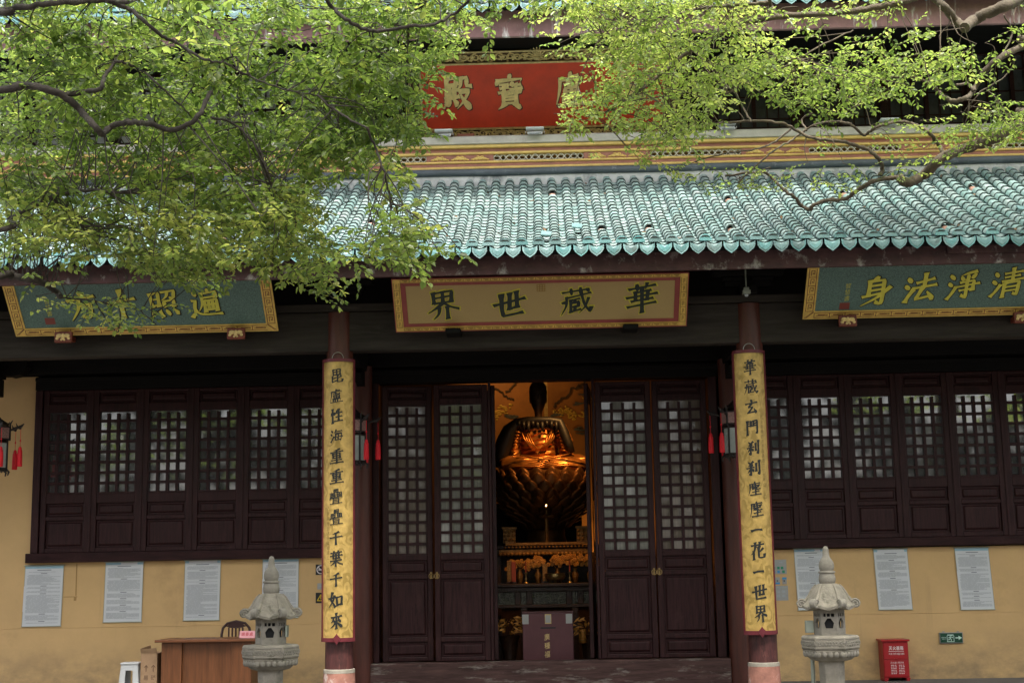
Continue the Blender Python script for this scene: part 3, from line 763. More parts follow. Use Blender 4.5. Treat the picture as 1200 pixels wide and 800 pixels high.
# ---- tiled roofs
def tile_roof(prof, x0, x1, pitch, rows, parent, name, skip=(), base=0.0):
    mb = MB()
    ncol = int((x1 - x0) / pitch)
    ph = [R(a) for a in (-92, -58, -25, 25, 58, 92)]
    rr = random.Random(5)

    def frame(t):
        y, z = prof(t); y2, z2 = prof(min(1.02, t + .01)); y1, z1 = prof(t - .01)
        d = Vector((0, y2 - y1, z2 - z1)).normalized()
        return Vector((0, y, z)), Vector((0, -d.z, d.y)), d
    fr = [frame(j / rows) for j in range(rows + 1)]
    for c in range(ncol):
        xc = x0 + pitch * (c + .5)
        wob = rr.gauss(0, .004)
        for j in range(rows):
            p0, n0, d0 = fr[j]; p1, n1, d1 = fr[j + 1]
            jx = xc + wob + rr.gauss(0, .0025); lift = rr.gauss(0, .002)
            X = Vector((jx, 0, 0))
            if (c, j) not in skip:
                lo = [p0 + X + n0 * (.018 + lift) + Vector((.069 * math.sin(a), 0, 0)) + n0 * (.069 * math.cos(a)) for a in ph]
                hi = [p1 + X + n1 * .006 + d1 * .012 + Vector((.060 * math.sin(a), 0, 0)) + n1 * (.060 * math.cos(a)) for a in ph]
                li = [p0 + X + n0 * (.012 + lift) + Vector((.054 * math.sin(a), 0, 0)) + n0 * (.054 * math.cos(a)) for a in ph]
                ld = [q - d0 * .010 for q in lo]      # lip that catches the mortar
                k = len(ph)
                mb.add(lo + hi, [(i, i + 1, k + i + 1, k + i) for i in range(k - 1)], 0)
                mb.add(lo + li, [(i + 1, i, k + i, k + i + 1) for i in range(k - 1)], 1)
                mb.add([q + (q - (p0 + X)) * .035 - d0 * .001 for q in lo] + [q + (q - (p0 + X)) * .030 + d0 * .007 for q in lo], [(i, i + 1, k + i + 1, k + i) for i in range(k - 1)], 1)
            else:
                lo = [p0 + X + n0 * .005 + Vector((.05 * math.sin(a), 0, 0)) + n0 * (.045 * math.cos(a)) for a in ph]
                hi = [p1 + X + n1 * .0 + Vector((.05 * math.sin(a), 0, 0)) + n1 * (.035 * math.cos(a)) for a in ph]
                k = len(ph); mb.add(lo + hi, [(i, i + 1, k + i + 1, k + i) for i in range(k - 1)], 2)
            # pan tile
            us = (-1, -.5, 0, .5, 1)
            X = Vector((xc + pitch / 2 + rr.gauss(0, .003), 0, 0)); lf = rr.gauss(0, .002)
            lo = [p0 + X + Vector((.075 * u, 0, 0)) + n0 * (.012 + lf - .032 * (1 - u * u)) for u in us]
            hi = [p1 + X + d1 * .02 + Vector((.075 * u, 0, 0)) + n1 * (-.004 - .032 * (1 - u * u)) for u in us]
            mb.add(lo + hi, [(i, i + 1, 6 + i, 5 + i) for i in range(4)], 0)
            mb.add(lo + [q - n0 * .014 for q in lo], [(i, 5 + i, 6 + i, i + 1) for i in range(4)], 1)
    o = mb.build(name, [M['tile'], M['joint'], M['clay']], parent)
    me = o.data
    me.polygons.foreach_set('use_smooth', [True] * len(me.polygons)); me.set_sharp_from_angle(angle=R(50))
    # eave ends: half round caps over pointed drip tiles
    e = MB(); p0, n0, d0 = fr[0]
    for c in range(-1, ncol + 1):
        xc = x0 + pitch * (c + .5)
        base_ = p0 + Vector((xc, 0, 0)) - d0 * .016
        cap = [base_ + Vector((.078 * math.cos(a), 0, 0)) + Vector((0, -.012, 1)) * (.080 * math.sin(a)) + n0 * .016 for a in [R(x) for x in (0, 20, 45, 70, 90, 110, 135, 160, 180)]]
        e.prism(cap, d0 * .03)
        xd = xc + pitch / 2
        dz = Vector((0, -.10, -1)).normalized()
        top = p0 + Vector((xd, 0, 0)) + n0 * .0 - d0 * .02
        out = [(-.094, -.004), (-.06, .018), (0, .030), (.06, .018), (.094, -.004), (.092, .055), (.070, .095), (.035, .125), (0, .150), (-.035, .125), (-.070, .095), (-.092, .055)]
        js = rr.gauss(0, .004)
        e.prism([top + Vector((u + js, 0, 0)) + dz * v for u, v in out], (0, .016, 0))
        inn = [(u * .74, .012 + v * .74) for u, v in out]
        e.add([top + Vector((u + js, -.005, 0)) + dz * v for u, v in inn] + [top + Vector((js, -.011, 0)) + dz * .06], [(i, (i + 1) % 12, 12) for i in range(12)][::1], 0)
    e.build('eave_tile', M['tile_edge'], parent)
    # deck beneath the tiles
    dk = MB(); n = 10
    P = [frame(i / n) for i in range(n + 1)]
    v = []
    for p, nn, d in P:
        v += [p + Vector((x0 - .2, 0, 0)) - nn * .045, p + Vector((x1 + .2, 0, 0)) - nn * .045, p + Vector((x1 + .2, 0, 0)) - nn * .12, p + Vector((x0 - .2, 0, 0)) - nn * .12]
    fs = []
    for i in range(n):
        a, c = i * 4, i * 4 + 4
        fs += [(a, a + 1, c + 1, c), (a + 2, a + 3, c + 3, c + 2), (a + 1, a + 2, c + 2, c + 1), (a + 3, a, c, c + 3)]
    fs += [(0, 3, 2, 1), (n * 4, n * 4 + 1, n * 4 + 2, n * 4 + 3)]
    dk.add(v, fs)
    dk.build('roof_deck', M['dark_wood'], parent)


def lower_prof(t):
    return -3.75 + 3.46 * t, 5.585 + 1.785 * (.82 * t + .18 * t * t)


rs = random.Random(23)
skip = {(rs.randrange(22, 100), rs.randrange(2, 18)) for _ in range(18)}
tile_roof(lower_prof, XL, XR, .2065, 21, hall, 'roof_tile', skip)
# a few slipped tiles
for px, py in ((640, 272), (1198, 243), (676, 263)):
    b = MB()
    for t in [i / 40 for i in range(41)]:
        y, z = lower_prof(t); p = Vector(at(px, py, y))
        if p.z >= z - .25 and abs(pix((p.x, y, z + .07))[1] - py) < 3:
            d = Vector((.05, .75, .42)).normalized(); n_ = Vector((.1, -.45, .8)).normalized(); s = d.cross(n_)
            b.obox((p.x, y, z + .085), s, d, n_, .065, .09, .008); break
    if b.V:
        b.build('slipped_tile', M['tile_edge'], hall)
# rafters and fascia
b = MB()
for i in range(int((XR - XL) / .32)):
    x = XL + .16 + .32 * i
    p, q = (x, -3.5, 5.44), (x, -.02, 6.98)
    d = Vector((0, q[1] - p[1], q[2] - p[2])); n_ = Vector((0, -d.z, d.y)).normalized()
    b.obox((Vector(p) + Vector(q)) / 2, Vector((1, 0, 0)), d.normalized(), n_, .045, d.length / 2, .05)
b.build('rafter', M['dark_wood'], hall)
b = MB(); b.box(XL, XR, -3.56, -3.50, 5.275, 5.60)
b.box(5.02, XR, -3.60, -3.562, 5.40, 5.605)
b.build('eave_fascia', M['fascia'], hall, bevel=.006)
b = MB(); b.box(XL, XR, -3.50, -2.2, 5.60, 5.62)
b.build('eave_soffit', M['dark_wood'], hall)

# ---- plaster strip, slate tube and painted band on top of the lower roof
b = MB(); b.box(XL, XR, -.30, .2, 7.22, 7.50); b.build('roof_flashing', M['mortar'], hall, bevel=.02)
b = MB(); b.tube([(x, -.30, 7.535 + .004 * math.sin(x * 3)) for x in np.linspace(XL, XR, 60)], .058, 12)
b.build('ridge_tube', M['ridge'], hall, smooth=60)
band = MB()
band.box(XL, XR, -.22, .2, 7.50, 7.594)
bo = band.build('band_base', M['cream'], hall)
b = MB()
for z0, z1, y in ((7.597, 7.637, -.285), (7.692, 7.726, -.275), (7.828, 7.866, -.275), (7.922, 7.972, -.31)):
    b.box(XL, XR, y, .1, z0, z1)
b.build('gold_moulding', M['goldline'], bo, bevel=.012)
b = MB()
for z0, z1, y in ((7.637, 7.692, -.25), (7.866, 7.922, -.25)):
    b.box(XL, XR, y, .15, z0, z1)
SLOT, SP = 1.36, 2.37
cs = [-.02 + SP * k for k in range(-5, 5)]
for k, cx in enumerate(cs):
    x1 = (cs[k + 1] - SLOT / 2) if k + 1 < len(cs) else XR
    b.box(cx + SLOT / 2, x1, -.25, .15, 7.726, 7.828)
b.build('red_band', M['redband'], bo)
b = MB(); b.box(XL, XR, .0, .14, 7.726, 7.828); b.build('slot_back', M['dark_wood'], bo)
for cx in cs:
    b = MB()
    for sg in (-1, 1):
        b.tube([(cx - SLOT / 2 + SLOT * i / 84, -.225 - .008 * sg, 7.777 + sg * .043 * math.sin(i / 84 * 7 * 2 * math.pi)) for i in range(85)], .0095, 6, cap=False)
        b.tube([(cx - SLOT / 2 + SLOT * i / 84, -.215, 7.777 + sg * (.054 - .028 * abs(math.sin(i / 84 * 7 * math.pi + .8)))) for i in range(85)], .007, 6, cap=False)
    o = b.build('openwork', M['latticewhite'], bo, smooth=60)
    b = MB()
    for q in range(3):
        x = cx + SLOT / 2 + (SP - SLOT) * (.2 + .3 * q)
        for dx, dz, r, h in ((0, .0, .05, .028), (-.06, -.008, .045, .024), (.06, -.008, .045, .024), (-.11, -.02, .03, .014), (.11, -.02, .03, .014), (-.03, .022, .03, .018), (.03, .022, .03, .018)):
            b.ball((x + dx, -.252, 7.772 + dz), r, .022, h, 10, 6)
    b.build('gold_flower', M['goldline'], bo, smooth=60)
b = MB(); b.box(XL, XR, -.345, .5, 7.972, 8.085); b.box(XL, XR, -.30, .58, 8.087, 8.11)
b.build('ledge', M['cream'], bo, bevel=.012)

# ---- upper storey
b = MB(); b.box(XL, XR, .66, .9, 8.11, 10.6); b.build('upper_storey_wall', M['dark_wood'], hall)
b = MB()
b.box(XL, XR, .50, .655, 8.11, 8.36); b.box(XL, XR, .50, .655, 9.55, 9.72)
for i in range(16):
    b.box(-10.8 + 1.35 * i - .06, -10.8 + 1.35 * i + .06, .52, .655, 8.36, 9.55)
b.box(XL, XR, .40, .65, 9.78, 10.1)
b.build('upper_frame', M['maroon_h'], hall, bevel=.01)
for i in range(15):
    xa = -10.74 + 1.35 * i; xb = xa + 1.23
    if -2.2 < (xa + xb) / 2 < 2.2:
        continue
    f = MB()
    for x0, x1, z0, z1 in ((xa, xb, 8.36, 8.41), (xa, xb, 9.50, 9.55), (xa, xa + .05, 8.41, 9.5), (xb - .05, xb, 8.41, 9.5), ((xa + xb) / 2 - .03, (xa + xb) / 2 + .03, 8.41, 9.5)):
        f.box(x0, x1, .56, .64, z0, z1)
    for s in (0, 1):
        x0 = xa + .05 + s * .6; x1 = x0 + .53
        for k in range(3):
            z = 8.55 + .36 * k
            f.box(x0, x1, .60, .63, z - .011, z + .011)
        for k in (1, 2):
            f.box(x0 + .177 * k - .011, x0 + .177 * k + .011, .602, .628, 8.41, 9.5)
    fo = f.build('upper_window', M['maroon_h'], hall)
    g_ = MB(); g_.add([(xa, .635, 8.4), (xb, .635, 8.4), (xb, .635, 9.52), (xa, .635, 9.52)], [(0, 1, 2, 3)])
    g_.build('glass', M['glass_pale'] if xa < -2 else M['glass_up'], fo)


def upper_prof(t):
    return -1.95 + 2.4 * t, 9.53 + 1.35 * (.8 * t + .2 * t * t)


tile_roof(upper_prof, XL, XR, .2065, 14, hall, 'upper_roof_tile')
b = MB(); b.box(XL, XR, -1.74, -1.68, 9.10, 9.52); b.build('upper_fascia', M['fascia_up'], hall, bevel=.006)
b = MB(); b.box(XL, XR, -1.68, .5, 9.50, 9.53); b.build('upper_soffit', M['dark_wood'], hall)
b = MB(); b.box(XL, XR, .45, .9, 10.6, 10.9); b.build('roof_ridge', M['ridge'], hall)
# hanging wire under the upper eave
b = MB(); b.tube([at(600 + dx, 40 + dy, -1.6) for dx, dy in ((60, -22), (45, -5), (30, 4), (20, 2), (18, -4))], .006, 5); b.build('loose_wire', M['white_paint'], hall)

# ================================================================== boards with writing
def couplet(cx, text, label, side, small):
    z0, z1, rad = .775, 4.40, .232
    HA = R(64)
    root = thing('couplet_board', label, 'couplet board', (cx, -2.4, z0), 'couplet boards on the two front columns')

    def arc(u, z, r):
        return Vector((cx + r * math.sin(u), -2.4 - r * math.cos(u), z))

    def shell(a0, a1, zz0, zz1, r0, r1, n=18, mi=0, mb=None):
        us = [a0 + (a1 - a0) * i / n for i in range(n + 1)]
        v = []
        for u in us:
            v += [arc(u, zz0, r1), arc(u, zz1, r1), arc(u, zz1, r0), arc(u, zz0, r0)]
        f = []
        for i in range(n):
            a, c = i * 4, i * 4 + 4
            f += [(a, c, c + 1, a + 1), (a + 1, c + 1, c + 2, a + 2), (a + 2, c + 2, c + 3, a + 3), (a + 3, c + 3, c, a)]
        f += [(0, 1, 2, 3), (n * 4 + 3, n * 4 + 2, n * 4 + 1, n * 4)]
        mb.add(v, f, mi)
    b = MB(); shell(-HA, HA, z0, z1, rad - .045, rad - .012, mb=b)
    b.build('board', M['board_red'], root)
    b = MB(); e = R(7.5)
    shell(-HA, -HA + e, z0, z1, rad - .012, rad + .008, 3, mb=b); shell(HA - e, HA, z0, z1, rad - .012, rad + .008, 3, mb=b)
    shell(-HA + e, HA - e, z0, z0 + .05, rad - .012, rad + .008, mb=b); shell(-HA + e, HA - e, z1 - .04, z1, rad - .012, rad + .008, mb=b)
    # little pointed ornament at the foot
    n_ = [(-.045, z0 + .05), (-.02, z0 + .075), (0, z0 + .105), (.02, z0 + .075), (.045, z0 + .05), (.03, z0 + .01), (0, z0 - .035), (-.03, z0 + .01)]
    b.prism([(cx + x, -2.4 - rad - .012, z) for x, z in n_], (0, .016, 0))
    b.build('frame', M['board_red'], root)
    b = MB(); shell(-HA + e, HA - e, z0 + .05, z1 - .04, rad - .012, rad - .003, mb=b)
    b.build('gold_panel', M['goldboard'], root, smooth=40)
    zt, zb = z1 - .10, z0 + .13
    step = (zt - zb) / 13
    off = .012 * (-1 if side < 0 else -.6)
    fm = lambda u, v, l: arc((off + u) / rad, v, rad + .0005 + .0004 * l)
    for i, ch in enumerate(text):
        b = MB()
        rj = random.Random(i * 5 + side)
        sz_ = (.150 if ch == '一' else .180) * rj.uniform(.92, 1.08)
        brush(b, ch, rj.uniform(-.006, .006), zt - step * (i + .5), sz_, sz_ * rj.uniform(1.0, 1.14), fm, .26 if ch == '一' else .148, rise=.10, seed=i * 7 + side + 2)
        b.build('character', M['ink'], root)
    b = MB()      # the small signature column
    us, zs, ze = small
    chars = '乙亥年春日沐手敬書謹立於古寺山門'
    n = int((zs - ze) / .062)
    for i in range(n):
        write(b, chars[i % len(chars)], us, zs - .062 * i, .05, .055, lambda u, v, l: arc(u / rad, v, rad + .0006 + .0003 * l), offset=-.006, nib=((0, 0),), shear=.1, wob=.03, seed=i)
    b.build('inscription', M['faint_ink'], root)
    b = MB()
    for dz in ((-.05, -.14) if side < 0 else (-.05,)):
        zz = ze + dz
        for a0, a1, q0, q1 in ((us - .022, us - .016, zz - .026, zz + .026), (us + .016, us + .022, zz - .026, zz + .026), (us - .016, us + .016, zz - .026, zz - .02), (us - .016, us + .016, zz + .02, zz + .026)):
            b.add([arc(a0 / rad, q0, rad + .0005), arc(a1 / rad, q0, rad + .0005), arc(a1 / rad, q1, rad + .0005), arc(a0 / rad, q1, rad + .0005)], [(0, 1, 2, 3)])
    b.build('seal', M['faint_ink'], root)
    b = MB(); pts = [(cx + .075 * math.cos(t), -2.4 - .185 - .01, z1 + .085 * math.sin(t)) for t in [math.pi * i / 12 for i in range(13)]]
    b.tube(pts, .005, 6); b.build('hanging_ring', M['steel'], root)


couplet(-2.7, '毘盧性海重重疊疊千葉千如來', 'gilded column board beside the hanging lantern and the slightly open door leaf', -1, (-.125, 3.0 - .55, 1.72))
couplet(2.665, '華藏玄門剎剎塵塵一花一世界', 'gilded column board whose lower characters include two single horizontal strokes', 1, (.125, 3.52, 2.55))


class Plane:
    """a board that leans out: P0 middle of the lower edge, U along, V up the slope, N out of its face"""
    def __init__(s, xl, xr, y0, z0, y1, z1):
        s.P0 = Vector(((xl + xr) / 2, y0, z0)); s.U = Vector((1, 0, 0)); d = Vector((0, y1 - y0, z1 - z0)); s.H = d.length; s.V = d.normalized()
        s.N = s.U.cross(s.V); s.W = xr - xl

    def p(s, u, v, n=0):
        return s.P0 + s.U * u + s.V * v + s.N * n

    def box(s, mb, u0, u1, v0, v1, n0, n1, mi=0):
        mb.obox(s.p((u0 + u1) / 2, (v0 + v1) / 2, (n0 + n1) / 2), s.U, s.V, s.N, (u1 - u0) / 2, (v1 - v0) / 2, (n1 - n0) / 2, mi)

    def quad(s, mb, u0, u1, v0, v1, n, mi=0):
        mb.add([s.p(u0, v0, n), s.p(u1, v0, n), s.p(u1, v1, n), s.p(u0, v1, n)], [(0, 1, 2, 3)], mi)

    def uv(s, px, py):
        q = on_plane(px, py, s.P0, s.N) - s.P0
        return q.dot(s.U), q.dot(s.V)


def frame_strips(pl, mb, w, n0, n1, inset=0.0, mi=0, wv=None):
    wv = wv or w
    a, h = pl.W / 2 - inset, pl.H - inset
    pl.box(mb, -a, a, inset, inset + wv, n0, n1, mi); pl.box(mb, -a, a, h - wv, h, n0, n1, mi)
    pl.box(mb, -a, -a + w, inset + wv, h - wv, n0, n1, mi); pl.box(mb, a - w, a, inset + wv, h - wv, n0, n1, mi)


def key_run(pl, mb, u0, u1, v0, v1, n, cell, vertical=False):
    """meander: nested hooks inside outlined cells"""
    L = (v1 - v0) if vertical else (u1 - u0)
    k = max(1, round(L / cell)); c = L / k; t = .009

    def q(a0, a1, b0, b1):
        if vertical:
            pl.quad(mb, u0 + b0, u0 + b1, v0 + a0, v0 + a1, n)
        else:
            pl.quad(mb, u0 + a0, u0 + a1, v0 + b0, v0 + b1, n)
    wd = (u1 - u0) if vertical else (v1 - v0)
    q(0, L, 0, t); q(0, L, wd - t, wd)
    for i in range(k):
        a = i * c
        q(a, a + t, t, wd - t)
        q(a + .028, a + c - .02, .028, .028 + t); q(a + c - .02 - t, a + c - .02, .028 + t, wd - .026)
        q(a + .05, a + c - .02 - t, wd - .026 - t, wd - .026); q(a + .05, a + .05 + t, wd * .5, wd - .026 - t)
        q(a + .05 + t, a + c - .055, wd * .5, wd * .5 + t)


def side_plaque(xl, xr, label, chars, sign, brackets):
    pl = Plane(xl, xr, -2.70, 4.775, -3.26, 5.365)
    root = thing('name_plaque', label, 'plaque', tuple(pl.P0), 'inscribed plaques leaning out under the eave')
    b = MB(); pl.box(b, -pl.W / 2 + .002, pl.W / 2 - .002, .002, pl.H - .002, -.05, -.001); b.build('backboard', M['dark_wood'], root)
    b = MB(); pl.quad(b, -pl.W / 2 + .14, pl.W / 2 - .14, .11, pl.H - .03, .004); b.build('field', M['green_field'], root)
    b = MB(); a = pl.W / 2
    pl.box(b, -a, a, 0, .12, 0, .016); pl.box(b, -a, a, pl.H - .035, pl.H, 0, .016)
    pl.box(b, -a, -a + .15, .12, pl.H - .035, 0, .016); pl.box(b, a - .15, a, .12, pl.H - .035, 0, .016)
    f = b.build('frame', M['goldframe'], root, bevel=.004)
    b = MB()
    key_run(pl, b, -a + .14, a - .14, .022, .100, .0166, .20); key_run(pl, b, -a + .025, -a + .128, .12, pl.H - .05, .0166, .14, True); key_run(pl, b, a - .128, a - .025, .12, pl.H - .05, .0166, .14, True)
    for s in (-1, 1):
        for t in (0, .02):
            p0, p1 = pl.p(s * (a - .02 - t), .02, .0168), pl.p(s * (a - .13 - t * .5), .115, .0168)
            d = (p1 - p0).normalized(); e = pl.N.cross(d) * .004
            b.add([p0 - e, p0 + e, p1 + e, p1 - e], [(0, 1, 2, 3)])
    b.build('key_pattern', M['key_red'], f)
    fm = lambda n: (lambda u, v, l: pl.p(u, v, n + .0005 * l))
    for ch, px, py in chars:
        u, v = pl.uv(px, py)
        if u > a - .3:
            u = min(u, a - .35)
        b = MB()
        brush(b, ch, u, v, 0.40, .43, fm(.016), .132, rise=.12, seed=3)
        brush(b, ch, u + .006, v - .008, 0.40, .43, fm(.006), .132, grow=.020, rise=.12, seed=3, mi=1)
        b.build('character', [M['yellow_char'], M['shadow_edge']], root)
    us, vs_ = pl.uv(*sign)
    b = MB()
    for i, ch in enumerate('智慧書'):
        write(b, ch, us, vs_ + .12 - .095 * i, .075, .085, fm(.006), offset=-.008, shear=.1, wob=.02)
    b.build('signature', M['yellow_char'], root)
    b = MB(); pl.quad(b, us - .085, us + .045, vs_ - .235, vs_ - .135, .005); b.build('seal', M['seal_red'], root)
    for px, py in brackets:
        P = at(px, py, -2.82)
        b = MB(); b.box(P.x - .115, P.x + .115, -2.86, -2.80, P.z - .075, P.z + .07); b.box(P.x - .05, P.x + .05, -2.80, -2.50, P.z - .02, P.z + .05)
        k = b.build('bracket', M['key_red'], root, bevel=.01)
        b = MB()      # gilded bat
        yy = -2.866
        b.ball((P.x, yy, P.z), .025, .012, .045, 8, 6)
        for s in (-1, 1):
            b.ball((P.x + s * .05, yy, P.z + .012), .040, .010, .028, 8, 6); b.ball((P.x + s * .075, yy, P.z - .022), .022, .010, .020, 8, 6); b.ball((P.x + s * .02, yy, P.z - .04), .014, .009, .016, 8, 6)
        b.build('bat_carving', M['goldcarve'], k, smooth=60)
    return root


side_plaque(-6.92, -3.46, 'green plaque with yellow characters partly hidden by leaves above the desk', (('方', 96, 358), ('十', 142, 355), ('照', 192, 355), ('遍', 241, 355)), (57, 362), ((75, 395), (277, 391)))
side_plaque(3.355, 6.815, 'unobstructed green plaque with yellow characters above the red extinguisher box', (('身', 1026, 340), ('法', 1078, 337), ('淨', 1128, 334), ('清', 1180, 331)), (993, 344), ((993, 376), (1198, 372)))

# middle plaque
pl = Plane(-1.915, 1.85, -2.70, 4.732, -3.26, 5.31)
root = thing('name_plaque', 'brown gold plaque with four black characters over the temple doorway', 'plaque', tuple(pl.P0), 'inscribed plaques leaning out under the eave')
a = pl.W / 2
b = MB(); pl.box(b, -a + .002, a - .002, .002, pl.H - .002, -.05, -.001); b.build('backboard', M['board_red'], root)
b = MB(); pl.quad(b, -a + .15, a - .15, .10, pl.H - .10, .003); b.build('field', M['brown_field'], root)
b = MB(); frame_strips(pl, b, .10, 0, .02, wv=.062); f = b.build('frame', M['goldframe'], root, bevel=.004)
b = MB(); frame_strips(pl, b, .010, -.003, .024, inset=-.006); b.build('frame_edge', M['rose_border'], f)
b = MB(); key_run(pl, b, -a + .10, a - .10, .008, .056, .0206, .115); key_run(pl, b, -a + .10, a - .10, pl.H - .056, pl.H - .008, .0206, .115)
key_run(pl, b, -a + .012, -a + .09, .06, pl.H - .06, .0206, .115, True); key_run(pl, b, a - .09, a - .012, .06, pl.H - .06, .0206, .115, True)
b.build('key_pattern', M['key_orange'], f)
b = MB()
for u0, u1, s in ((-a + .10, -a + .165, 1), (a - .165, a - .10, -1)):
    b.prism([pl.p(u0, .065, .004), pl.p(u1, .065 + (.05 if s > 0 else 0), .004), pl.p(u1, pl.H - .065 - (.05 if s > 0 else 0), .004), pl.p(u0, pl.H - .065, .004)] if s > 0 else
            [pl.p(u0, .112, .004), pl.p(u1, .065, .004), pl.p(u1, pl.H - .065, .004), pl.p(u0, pl.H - .112, .004)], pl.N * .006)
b.prism([pl.p(-a + .10, .064, .004), pl.p(a - .10, .064, .004), pl.p(a - .165, .112, .004), pl.p(-a + .165, .112, .004)], pl.N * .0055)
b.prism([pl.p(-a + .165, pl.H - .112, .004), pl.p(a - .165, pl.H - .112, .004), pl.p(a - .10, pl.H - .064, .004), pl.p(-a + .10, pl.H - .064, .004)], pl.N * .0055)
b.build('border', M['rose_border'], root)
for ch, px, py in (('界', 519, 357), ('世', 597, 357), ('藏', 675, 353), ('華', 752, 348)):
    u, v = pl.uv(px, py)
    fm = lambda n: (lambda u, v, l: pl.p(u, v, n + .0005 * l))
    b = MB()
    brush(b, ch, u, v, 0.42, .43, fm(.012), .138, rise=.16, seed=4)
    brush(b, ch, u, v, 0.42, .43, fm(.0045), .138, grow=.028, rise=.16, seed=4, mi=1)
    b.build('character', [M['ink_green'], M['yellow_edge']], root)
b = MB(); u, v = pl.uv(634, 337); s = .055
for i in range(4):
    pl.quad(b, u - s, u + s, v - s + i * .033, v - s + i * .033 + .009, .005); pl.quad(b, u - s + i * .033, u - s + i * .033 + .009, v - s, v + s, .0055)
b.build('seal', M['key_orange'], root)
for px, py in ((531, 388), (739, 383)):
    P = at(px, py, -2.80); b = MB(); b.box(P.x - .10, P.x + .10, -2.84, -2.52, P.z - .035, P.z + .035)
    b.build('bracket', M['dark_wood'], root, bevel=.015)

# the large red plaque of the upper storey
pl = Plane(-1.80, 1.92, .36, 8.47, -.10, 9.285)
root = thing('hall_name_plaque', 'large vermilion plaque with gold characters between carved gilt borders under the upper eave', 'plaque', tuple(pl.P0))
a = pl.W / 2
b = MB(); pl.box(b, -a, a, -.02, pl.H + .02, -.06, 0); b.build('panel', M['redplaque'], root)


def scrollwork(pl, mb, u0, u1, v0, v1, n, seed):
    rr = random.Random(seed); u = u0; k = 0
    h = v1 - v0
    while u < u1:
        r = h * rr.uniform(.30, .42); cu = u + r; cv = (v0 + v1) / 2 + (1 if k % 2 else -1) * h * .06
        sg = 1 if k % 2 else -1; ph = rr.uniform(0, 6)
        pts = []
        for i in range(22):
            t = i / 21; ang = ph + sg * t * 9.2; rad_ = r * (1 - .8 * t)
            pts.append(pl.p(min(max(cu + rad_ * 1.25 * math.cos(ang), u0), u1), cv + rad_ * math.sin(ang), n + .008))
        mb.tube(pts, [.016 * (1 - .5 * i / 21) for i in range(22)], 6)
        for _ in range(3):
            mb.ball(pl.p(cu + rr.uniform(-r, r) * 1.2, cv + rr.uniform(-.35, .35) * h, n + .006), rr.uniform(.015, .035), .015, rr.uniform(.012, .022), 8, 5)
        u += r * 1.75; k += 1


b = MB()
pl.box(b, -a - .06, a + .06, pl.H + .022, pl.H + .05, -.05, .05); pl.box(b, -a - .06, a + .06, pl.H + .20, pl.H + .225, -.05, .05)
pl.box(b, -a - .06, a + .06, -.045, -.022, -.05, .05); pl.box(b, -a - .06, a + .06, -.215, -.19, -.05, .05)
for s in (-1, 1):
    pl.box(b, *sorted((s * (a + .002), s * (a + .03))), -.02, pl.H + .02, -.05, .05); pl.box(b, *sorted((s * (a + .17), s * (a + .195))), -.02, pl.H + .02, -.05, .05)
scrollwork(pl, b, -a, a, pl.H + .05, pl.H + .20, .0, 1); scrollwork(pl, b, -a, a, -.19, -.045, .0, 2)
f = b.build('carved_frame', M['goldcarve'], root, smooth=50)
M['carve_gap'] = mat('dark_carving_gaps', (.09, .05, .025), rough=.8, var=.4)
b = MB(); pl.box(b, -a, a, pl.H + .05, pl.H + .20, -.03, -.002); pl.box(b, -a, a, -.19, -.045, -.03, -.002)
for s in (-1, 1):
    pl.box(b, *sorted((s * (a + .03), s * (a + .17))), 0, pl.H, -.03, -.002)
b.build('frame_ground', M['carve_gap'], f)
b = MB()
u, v = pl.uv(629, 64)      # sunburst crest
for i in range(11):
    t = math.pi * i / 10
    b.tube([pl.p(u, v - .05, .03), pl.p(u + .16 * math.cos(t), v - .05 + .17 * math.sin(t), .03)], [.022, .008], 6)
b.ball(pl.p(u, v - .04, .03), .07, .03, .05, 10, 6)
b.build('crest', M['goldcarve'], f, smooth=50)
for ch, px, py in (('殿', 536, 109), ('寶', 597, 108), ('盧', 668, 105), ('毘', 738, 103)):
    u, v = pl.uv(px, py)
    b = MB(); brush(b, ch, u, v, .44, .52, lambda u, v, l: pl.p(u, v, .012 + .0006 * l), .185, rise=.03, seed=5)
    brush(b, ch, u + .006, v - .008, .44, .52, lambda u, v, l: pl.p(u, v, .002 + .0005 * l), .185, grow=.02, rise=.03, seed=5, mi=1)
    b.build('character', [M['goldpaint'], M['key_red']], root)

